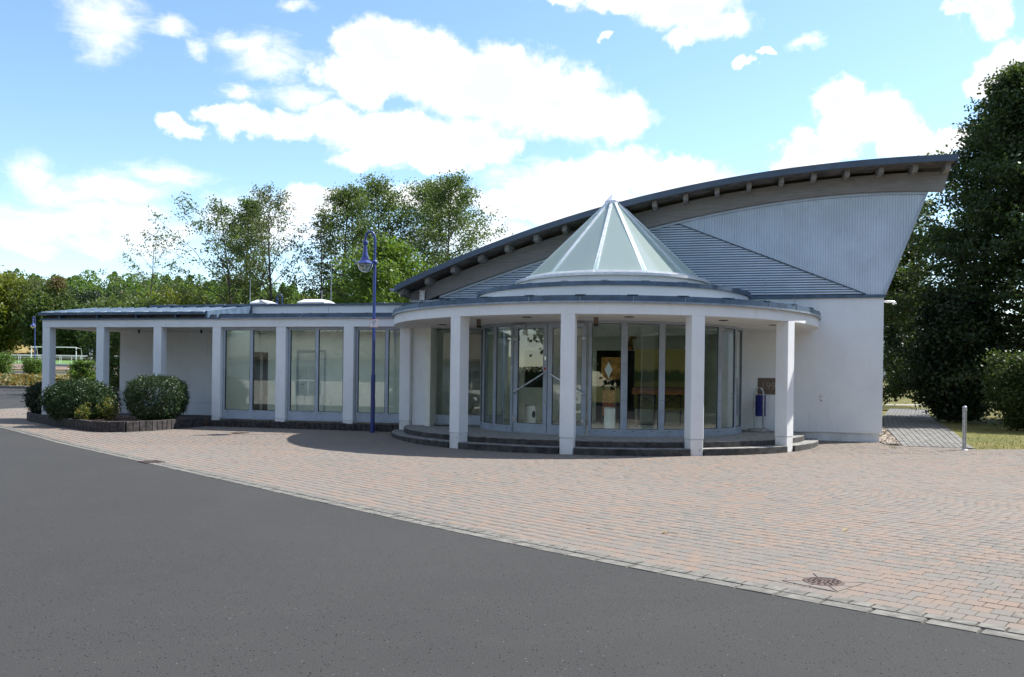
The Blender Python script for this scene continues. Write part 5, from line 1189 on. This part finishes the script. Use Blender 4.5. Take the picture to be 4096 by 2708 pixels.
# ================================================================== VEGETATION
def leaf_obj(name, C_, size, mat, parent, org, flat=0.0, aspect=0.62):
    """many small leaf faces, each turned its own way"""
    C_ = np.asarray(C_, float)-np.array(org); n = len(C_)
    nv = rng.normal(size=(n, 3)); nv[:, 2] += flat; nv /= np.linalg.norm(nv, axis=1)[:, None]
    a = np.cross(nv, rng.normal(size=(n, 3))); a /= np.linalg.norm(a, axis=1)[:, None]+1e-9; b = np.cross(nv, a)
    s_ = (size*rng.uniform(.65, 1.35, n))[:, None]/2
    V = np.stack([C_-a*s_, C_-b*s_*aspect+a*s_*.1, C_+a*s_, C_+b*s_*aspect+a*s_*.1], 1).reshape(-1, 3)
    F = np.arange(4*n).reshape(n, 4); o = bpy.data.objects.new(name, np_mesh(name, V, F, mat)); link(o, parent); return o
def tree(name, label, x, y, h_, R, base=.22, shape='oval', n1=34, n2=6, per=14, spread=.30, leaf=.16, mat='leaf_alder', bark='bark', lean=(0, 0), group=None, tr=.012, up0=.25, up1=.95, seed=1, fill=0, cat='tree', z0=None, flat=.25, skew=0.0, droop=0.0):
    R0 = random.Random(seed); z0 = gz(x, y) if z0 is None else z0
    t = thing(name, label, cat, (x, y, z0), group=group)
    def ax(f): return np.array((x+lean[0]*f*h_+.012*h_*sin(5*f+seed), y+lean[1]*f*h_+.012*h_*cos(4*f+seed), z0+f*h_))
    def prof(f):
        q = max(0, min(1, (f-base)/(1-base)))
        return {'oval': sin(pi*min(1, .16+.84*q))**.75, 'cone': (1-q)**.8*min(1, .35+3*q), 'column': min(1, 4*q+.2)*(1-q**4)*.9, 'round': sqrt(max(0, 1-(2*q-1)**2)), 'top': min(1, .4+1.1*q)*(1-q**5), 'lime': min(1, .75+1.2*q)*(1-q)**.80}[shape]
    wood = MB(); top = .97
    wood.tube([ax(f) for f in np.linspace(-.02, top, 9)], [max(.012, tr*h_*(1-f*.93)) for f in np.linspace(0, top, 9)], 7)
    pts = []
    for i in range(n1):
        f = base+(top-base)*((i+R0.random())/n1); L_ = R*prof(f)*R0.uniform(.72, 1.12)
        w = i*2.399+R0.uniform(-.5, .5); up = up0+(up1-up0)*((f-base)/(1-base))+R0.uniform(-.15, .15)
        L_ *= 1+skew*cos(w); d0 = np.array((cos(w), sin(w), 0)); p0 = ax(max(.05, f-.25*L_*up/h_)); br = [p0]
        for k in range(1, 5):
            q = k/4; br.append(p0+d0*L_*q+np.array((R0.gauss(0, .03)*L_, R0.gauss(0, .03)*L_, L_*(up*q-droop*q*q)+R0.gauss(0, .02)*L_)))
        rb = max(.008, tr*h_*.34*(1-.7*(f-base)/(1-base)))
        wood.tube(br, [rb, rb*.8, rb*.6, rb*.4, rb*.2], 5, False)
        for k in range(n2):
            q = .28+.72*(k+R0.random())/n2; j = min(3, int(q*4)); e0 = br[j]+(br[j+1]-br[j])*(q*4-j)
            sd = np.array((-d0[1], d0[0], 0))*(1 if k % 2 else -1); l2 = L_*R0.uniform(.14, .36)*(1.15-.5*q)
            e1 = e0+(sd*R0.uniform(.3, 1)+d0*R0.uniform(.2, .9)+np.array((0, 0, R0.uniform(-.2, .5)-droop*.5)))*l2
            wood.tube([e0, (e0+e1)/2+np.array((0, 0, .05*l2)), e1], [rb*.3, rb*.22, rb*.1], 4, False)
            for q2 in (.55, 1.0): pts.append((e0+(e1-e0)*q2, max(.35, prof(f))))
        pts.append((br[-1], 1)); pts.append((br[3], 1))
    obj('trunk', wood, bark, t)
    C_ = [p+rng.normal(0, spread, (per, 3))*np.array((1, 1, .62)) for p, _ in pts]
    if fill:
        k = int(fill); f = rng.uniform(base, .97, k)
        rr = np.array([R*prof(q) for q in f])*np.sqrt(rng.uniform(0, 1, k))*.74; w = rng.uniform(0, 2*pi, k)
        C_.append(np.stack([x+lean[0]*f*h_+rr*np.cos(w), y+lean[1]*f*h_+rr*np.sin(w), z0+f*h_], 1))
    C_ = np.concatenate(C_); leaf_obj('crown', C_, leaf, mat, t, (x, y, z0), flat); return t
G1 = 'trees behind the wing'
tree('sparse_tree', 'thin half bare tree furthest left of those behind the wing', -25.8, 62, 10.9, 2.9, .30, 'oval', 26, 5, 8, .16, .13, 'leaf_sparse', up0=.25, up1=1.5, seed=3, group=G1, tr=.009)
tree('leaning_alder', 'open crowned alder leaning left with foliage on its left side', -16.6, 52, 11.4, 3.1, .24, 'oval', 30, 6, 19, .22, .135, 'leaf_alder', lean=(-.075, 0), up0=.3, up1=1.2, seed=5, group=G1, tr=.011, skew=-.45)
tree('tall_alder', 'dense narrow alder leafy down to the roof, next to a thin pale tree', -17.0, 56, 12.9, 2.0, .12, 'column', 44, 6, 27, .27, .14, 'leaf_alder', seed=8, group=G1, tr=.011, fill=1500)
tree('slender_tree', 'slender tree with steep branches and very thin foliage', -14.45, 52, 12.3, 2.1, .35, 'oval', 24, 6, 17, .22, .13, 'leaf_sparse', up0=.9, up1=1.8, seed=13, group=G1, tr=.011)
tree('bare_tree', 'thin tree with level bare twigs left of the lamp hook', -11.6, 52, 11.3, 2.5, .25, 'cone', 28, 5, 7, .14, .12, 'leaf_sparse', up0=.1, up1=.9, seed=17, group=G1, tr=.010)
tree('alder', 'dark full alder directly behind the near lamp head', -10.4, 54, 13.1, 2.5, .18, 'oval', 48, 7, 25, .30, .14, 'leaf_alder', seed=21, group=G1, fill=1200, up0=.45, up1=1.1)
tree('alder', 'tall alder with a domed crown right of the lamp hook', -8.9, 58, 14.4, 2.6, .22, 'top', 48, 7, 25, .32, .145, 'leaf_alder', seed=25, group=G1, fill=1000, up0=.4, up1=1.1)
tree('alder', 'alder with a flat top just left of the broadest tree', -6.1, 58, 14.2, 2.5, .22, 'top', 46, 7, 25, .32, .145, 'leaf_alder', seed=29, group=G1, fill=1000, up0=.4, up1=1.1)
tree('broad_alder', 'broadest tree behind the wing, branches reaching over the hall roof', -3.9, 54, 13.8, 3.3, .22, 'oval', 56, 7, 25, .30, .14, 'leaf_alder', seed=33, group=G1, fill=1100, up0=.2, up1=.9)
tree('cherry_tree', 'bright green cherry tree behind the near street lamp', -6.2, 43, 8.0, 2.9, .10, 'oval', 46, 7, 36, .32, .165, 'leaf_cherry', seed=37, group=G1, fill=2500, flat=.4, droop=.2)
tree('dark_spruce', 'dark evergreen low between the bare tree and the cherry', -12.0, 60, 7.8, 2.2, .05, 'cone', 36, 6, 14, .28, .18, 'leaf_dark', seed=39, group=G1, fill=1500)
G2 = 'leafy bushes behind the wing roof'
for i, (x, y, h_, R, mt, lab) in enumerate((
        (-21.5, 57, 6.3, 2.6, 'leaf_olive', 'yellow green bush below the leaning alder'),
        (-24.0, 54, 5.6, 2.6, 'leaf_alder', 'dark green bush below the half bare tree'),
        (-13.4, 62, 6.4, 2.6, 'leaf_olive', 'olive round tree behind the hidden lamp hook'),
        (-18.8, 60, 5.8, 1.6, 'leaf_brown', 'brownish bush right of the leaning alder trunk'),
        (-27.0, 64, 6.6, 2.3, 'leaf_wood', 'fresh green bush behind the metal porch roof'),
        (-9.0, 64, 7.5, 3.0, 'leaf_alder', 'dark bush filling the gap behind the cherry tree'),
        (-15.0, 47, 4.7, 1.6, 'leaf_dark', 'low dark bush right behind the open roof vent'),
        (-1.5, 60, 7.0, 3.0, 'leaf_alder', 'bush at the foot of the broadest tree'))):
    tree('bush_tree', lab, x, y, h_, R, .06, 'round', 30, 5, 20, .36, .20, mt, seed=50+i, group=G2, fill=2200, cat='bush')
# left edge
def far(name, label, x, y, h_, R, *a, D=176, **k):
    q = D/y; a = list(a)
    if len(a) > 6: a[5] *= q; a[6] *= q*.9
    top = 1.56+(gz(x, y)+h_-1.56)*q
    return tree(name, label, x*q, D, top-gz(x*q, D), R*q, *a, **k)
far('round_willow', 'big rounded yellow green tree at the left edge of the photo', -65.5, 108, 9.6, 6.0, .03, 'round', 60, 7, 22, .75, .42, 'leaf_olive', seed=71, fill=7000)
far('dark_tree', 'dark tree between the round tree and the porch pillar', -59.5, 112, 9.0, 3.6, .03, 'oval', 44, 6, 18, .6, .38, 'leaf_alder', seed=73, fill=4000)
far('dark_tree', 'dark leafy tree seen through the porch between the first two pillars', -56.5, 120, 9.0, 4.2, .02, 'round', 44, 6, 18, .6, .40, 'leaf_dark', seed=74, fill=4000)
far('fir_tree', 'pointed green fir seen through the porch opening', -52.0, 118, 8.2, 3.2, .02, 'cone', 40, 6, 18, .5, .36, 'leaf_wood', seed=75, fill=3000)
far('dark_tree', 'dark broad tree behind the sprinkler spray', -52.0, 132, 10.0, 5.2, .02, 'round', 44, 6, 18, .7, .42, 'leaf_dark', seed=77, fill=4500)
far('dark_tree', 'dark bush in the middle of the porch opening', -63.5, 128, 8.0, 4.6, .02, 'round', 40, 6, 18, .6, .40, 'leaf_alder', seed=79, fill=3500)
far('olive_bush', 'yellowish bush between the first pillar and the fir', -57.0, 112, 5.2, 2.0, .02, 'cone', 30, 5, 16, .4, .30, 'leaf_olive', seed=80, fill=1200, cat='bush')
far('edge_tree', 'tall tree whose twigs just reach in at the left edge', -76.5, 118, 18.0, 4.6, .15, 'oval', 50, 6, 16, .6, .38, 'leaf_alder', seed=81, fill=2500)
far('birch', 'pale stemmed birch with few leaves, left of the pair', -69.5, 127, 12.0, 3.4, .15, 'oval', 34, 6, 7, .4, .30, 'leaf_sparse', 'bark_pale', seed=83, up0=.6, up1=1.4, group='birches at the left edge', tr=.010)
far('birch', 'brown leaved birch with a white stem, right of the pair', -66.6, 127, 12.6, 2.4, .12, 'cone', 36, 6, 14, .45, .30, 'leaf_brown', 'bark_pale', seed=85, up0=.6, up1=1.2, group='birches at the left edge', tr=.010)
tree('roadside_bush', 'loose green bush on the verge at the left edge', -49.4, 84, 1.6, 1.1, .02, 'round', 26, 5, 22, .26, .15, 'leaf_wood', seed=87, fill=1500, cat='bush', z0=gz(0, 84)+.1)
tree('roadside_bush', 'green bush at the foot of the distant street lamp', -45.9, 83.5, 1.2, .7, .02, 'round', 24, 5, 22, .24, .15, 'leaf_wood', seed=89, fill=1200, cat='bush', z0=gz(0, 83.5)+.1)
tree('young_bush', 'light green bush behind the planter between two pillars', -16.3, 33, 1.95, .52, .04, 'round', 24, 5, 26, .08, .075, 'leaf_wood', seed=91, fill=1500, cat='bush')
# woods on the hill: one mass
C_ = []
for i in range(330):
    y = 194+105*random.random()**.85; x = random.uniform(-.62*y-14, -.16*y)
    h_ = random.uniform(8, 13); R = h_*random.uniform(.24, .40); z0 = gz(x, y); n = 800; f = rng.uniform(.05, 1, n)
    pr_f = np.clip((1-f)**.6, 0, 1)*np.minimum(1, .5+2*f) if i % 3 else np.sqrt(np.clip(1-(2*f-1)**2, 0, 1))
    w = rng.uniform(0, 2*pi, n); rr = R*pr_f*rng.uniform(.6, 1.05, n); C_.append(np.stack([x+rr*np.cos(w), y+rr*np.sin(w), z0+f*h_], 1))
tag(leaf_obj('woodland', np.concatenate(C_), .66, 'leaf_wood', None, (0, 0, 0), .6), kind='stuff')
# right: lime, cypresses, dark bush, shrub
tree('lime_tree', 'huge dark lime tree overhanging the right edge of the photo', 21.8, 37, 15.2, 7.2, .10, 'lime', 130, 9, 48, .30, .16, 'leaf_lime', seed=101, fill=26000, up0=-.05, up1=1.0, tr=.018, droop=.15, flat=.5)
tree('young_lime', 'second dark tree crowding behind the hall corner', 18.9, 45, 10.5, 3.3, .44, 'oval', 60, 7, 24, .40, .18, 'leaf_lime', seed=103, fill=9000, flat=.5)
tree('dark_holly', 'almost black bush at the foot of the lime beside the path', 18.2, 35.5, 5.2, 1.75, .02, 'oval', 44, 7, 40, .24, .15, 'leaf_dark', seed=105, fill=12000, cat='bush')
tree('right_shrub', 'dense green shrub on the lawn at the right edge of the photo', 17.7, 29.5, 2.25, 1.35, .03, 'round', 40, 6, 50, .20, .10, 'leaf_lime', seed=107, fill=12000, cat='shrub')
tree('cypress', 'dark narrow cypress close to the hall corner', 27.2, 62, 8.2, .95, .03, 'column', 40, 4, 22, .18, .18, 'leaf_dark', seed=109, fill=2500, group='narrow cypresses', up0=1.5, up1=2.5)
tree('cypress', 'narrow cypress a little right of the darker one', 30.6, 68, 8.4, .85, .03, 'column', 40, 4, 22, .18, .18, 'leaf_lime', seed=111, fill=2500, group='narrow cypresses', up0=1.5, up1=2.5)
t = lthing('far_house', 'pale grey house glimpsed behind the lime tree', 'house', (47, 97, gz(47, 97)))
obj('wall', MB().box(-7, 7, 0, 9, -.5, 5.6), 'house_wall', t); obj('roof', MB().add([(-7.6, -.6, 5.4), (7.6, -.6, 5.4), (7.6, 4.5, 9.0), (-7.6, 4.5, 9.0), (-7.6, 9.6, 5.4), (7.6, 9.6, 5.4)], [(0, 1, 2, 3), (3, 2, 5, 4), (0, 3, 4), (1, 5, 2)]), 'roof_felt', t)
obj('eaves_board', MB().box(-7.6, 7.6, -.66, -.60, 5.15, 5.45), 'brown_stone', t)
for k in range(4): obj('window', MB().box(-5.6+k*3.2, -4.4+k*3.2, -.03, -.002, 1.2, 3.6), 'house_glass', t)
for k in range(3): tree('garden_bush', ('low yellow green hedge plant by the far house', 'second low hedge plant by the far house', 'hedge plant right of the trunk of the lime')[k], 37.5+k*3.6, 82+k, 2.2, 1.9, .02, 'round', 20, 4, 18, .3, .25, 'leaf_olive', seed=120+k, fill=900, cat='bush', group='hedge plants by the far house')
# planter shrubs: clipped, leaf shell over a twiggy inside
def shrub(name, label, x, y, z0, rx, ry, h_, mat, leaf, n, power=2.6, group=None, lump=.085, cat='shrub'):
    t = thing(name, label, cat, (x, y, z0), group=group); m = MB()
    for k in range(9):
        w = random.random()*6.28; q = random.uniform(.3, .7); m.tube([(x+.04*cos(w), y+.04*sin(w), z0-.05), (x+rx*q*.5*cos(w), y+ry*q*.5*sin(w), z0+h_*.35), (x+rx*q*cos(w), y+ry*q*sin(w), z0+h_*.72)], [.022, .014, .005], 5, False)
    obj('stem', m, 'bark', t)
    d_ = rng.normal(size=(n, 3)); d_ /= np.linalg.norm(d_, axis=1)[:, None]
    s_ = (np.abs(d_)**power).sum(1)**(-1/power)
    lum = 1+lump*np.sin(d_[:, 0]*9+2)*np.sin(d_[:, 1]*8+1)*np.sin(d_[:, 2]*9)+lump*.6*np.sin(d_[:, 0]*21)*np.sin(d_[:, 2]*19+d_[:, 1]*17)
    dep = 1-np.abs(rng.normal(0, .075, n)); core = rng.random(n) < .25; dep[core] *= rng.uniform(.6, 1, core.sum())
    sc = (s_*lum*dep)[:, None]; P_ = d_*sc*np.array((rx, ry, h_*.5))+np.array((x, y, z0+h_*.5)); P_[:, 2] = np.maximum(P_[:, 2], z0+.02)
    tu = P_[:n//8]; P_ = np.concatenate([P_]+[tu+rng.normal(0, leaf*.7, tu.shape) for _ in range(4)])
    leaf_obj('foliage', P_, leaf, mat, t, (x, y, z0), .3, .34); return t
shrub('clipped_pine', 'clipped rounded evergreen ball in the planter, nearest the wing windows', -10.26, 25.2, .30, .80, .80, 1.27, 'leaf_box', .062, 15000, 2.7)
shrub('spreading_yew', 'broad spreading evergreen spilling over the front of the planter', -12.55, 25.35, .16, 1.02, .80, 1.25, 'leaf_yew', .075, 13000, 2.1, lump=.14)
shrub('dark_yew', 'nearly black evergreen behind the end pillar of the porch', -15.2, 28.5, .22, .62, .60, 1.10, 'leaf_dark', .075, 7000, 2.2, lump=.12)
shrub('dark_yew', 'dark evergreen between the end pillar and the spreading one', -13.75, 26.9, .25, .55, .55, .98, 'leaf_yew', .075, 5000, 2.2, lump=.14)
def rose(name, label, x, y, z0, n, h_, sp):
    t = thing(name, label, 'flowering shrub', (x, y, z0), group='yellow leaved roses in the planter'); m = MB(); pts = []
    for k in range(n):
        w = random.random()*6.28; q = sp*sqrt(random.random()); hh = h_*random.uniform(.45, 1); b = np.array((x+.3*q*cos(w), y+.3*q*sin(w), z0)); e = np.array((x+q*cos(w), y+q*sin(w), z0+hh))
        m.tube([b, (b+e)/2+np.array((0, 0, .05)), e], [.008, .006, .004], 5, False)
        for f in np.linspace(.35, 1, 9): pts.append(b+(e-b)*f+rng.normal(0, .045, (8, 3)))
    obj('stem', m, 'bark', t); leaf_obj('foliage', np.concatenate(pts), .055, 'leaf_rose', t, (x, y, z0), .4, .7)
rose('rose_bush', 'yellow leaved rose on the left at the planter edge', -12.05, 24.25, .30, 12, .42, .34)
rose('rose_bush', 'taller yellow leaved rose between the two evergreens', -11.35, 24.55, .30, 15, .66, .38)
# ground cover on the verge, grass by the bollard, climbing litter
P_ = np.stack([rng.uniform(-62, -22, 9000), 62.3+11*rng.random(9000)**1.4, np.zeros(9000)], 1); P_[:, 2] = [gz(0, y)+.12 for y in P_[:, 1]]+rng.uniform(.0, .55, 9000)
tag(leaf_obj('ground_cover', P_, .30, 'cover_orange', None, (0, 0, 0), .8), kind='stuff')
n = 26000; gx = rng.uniform(9, 30, n); gy = 21.4+26*rng.random(n)**1.8
keep = np.array([y > 21.5+.2*(x-11.2) and not (pl(UV(x, y)[1])-.3 < UV(x, y)[0] < pr_(UV(x, y)[1])+.04 and UV(x, y)[1] < 26) and UV(x, y)[0] > 7.4 for x, y in zip(gx, gy)]); gx, gy = gx[keep], gy[keep]; n = len(gx)
ang = rng.uniform(0, 2*pi, n); hb = rng.uniform(.025, .075, n); zb = np.array([gz(0, y)-.01 for y in gy]); wd = .006+.002*gy/20
V = np.stack([np.stack([gx-wd*np.cos(ang), gy-wd*np.sin(ang), zb], 1), np.stack([gx+wd*np.cos(ang), gy+wd*np.sin(ang), zb], 1), np.stack([gx+hb*.5*np.sin(ang), gy-hb*.5*np.cos(ang), zb+hb], 1)], 1).reshape(-1, 3)
o = bpy.data.objects.new('grass', np_mesh('grass', V, np.arange(3*n).reshape(n, 3), 'leaf_grass')); link(o); tag(o, kind='stuff')

# trees across the road on the right: only the panes of the round porch show them
t0_ = tree('roadside_tree', 'leafy tree across the road nearest the camera, mirrored in the foyer panes', 17, -7, 10, 3.6, .15, 'round', 40, 6, 16, .45, .34, 'leaf_alder', seed=201, fill=4000, group='trees across the road')
lab_n = ('second', 'third', 'fourth', 'fifth', 'sixth', 'seventh', 'eighth', 'ninth', 'tenth', 'eleventh', 'twelfth', 'thirteenth', 'fourteenth', 'fifteenth', 'sixteenth', 'seventeenth', 'eighteenth', 'nineteenth', 'twentieth', 'twenty-first', 'twenty-second')
for k, (x, y, sc) in enumerate(((24, -4, 1.1), (30, 4, 1.05), (37, 11, 1.25), (10, -13, 1.05), (3, -17, 1.15), (16, -19, 1.5), (27, -14, 1.5), (38, -3, 1.5), (-3, -21, 1.2), (46, 18, 1.6), (-28, 2, 1.0), (-35, 9, 1.1), (-42, 17, 1.3), (-24, -4, 1.2), (27, 22, 1.0), (33, 28, 1.1), (38, 19, 1.3), (-38, 24, 1.0), (-46, 31, 1.1), (-50, 19, 1.3), (-58, 38, 1.4))):
    lab = lab_n[k]+' tree in the row across the road, mirrored in the foyer panes'
    c = copy_tree(t0_); c.location = (x, y, 0); c.scale = (sc, sc, sc); c.rotation_euler = (0, 0, x); c['label'] = lab

def hedge(label, pts, h_, w_):  # unseen hedges added to keep bright ground reflections out of the panes
    """clipped hedge along a line of points: leaf faces over a solid dark core that blocks light through gaps"""
    P_ = [np.array(p, float) for p in pts]; org = (pts[0][0], pts[0][1], gz(*pts[0])); t = thing('hedge', label, 'hedge', org); C_ = []; m = MB()
    for p, q in zip(P_[:-1], P_[1:]):
        L_ = np.linalg.norm(q-p); d_ = (q-p)/L_; n_ = np.array((-d_[1], d_[0])); k = int(L_*900)
        a = rng.uniform(0, L_, k); b = np.sqrt(rng.uniform(0, 1, k))*np.sign(rng.normal(size=k))*w_/2; z = h_*rng.uniform(0, 1, k)**.8
        xy = p+d_*a[:, None]+n_*b[:, None]; C_.append(np.column_stack([xy, z+org[2]]))
        m.obox((*(p+q)/2, org[2]+h_*.44), (*d_*L_/2, 0), (*n_*w_*.30, 0), (0, 0, h_*.44))
        for j in range(int(L_)): c = p+d_*(j+.5); m.tube([(c[0], c[1], org[2]-.1), (c[0], c[1], org[2]+h_*.8)], .04, 5)
    obj('stem', m, 'cypress', t); leaf_obj('foliage', np.concatenate(C_), .16, 'leaf_dark', t, org)
hedge('tall dark hedge across the road on the right, mirrored in the foyer panes', ((1, -17), (10, -15), (24, -9), (36, 3), (48, 20)), 4.6, 2.0)
hedge('clipped dark hedge across the road on the left, mirrored in the panes', ((-24, -2), (-34, 6), (-46, 18)), 2.6, 1.4)
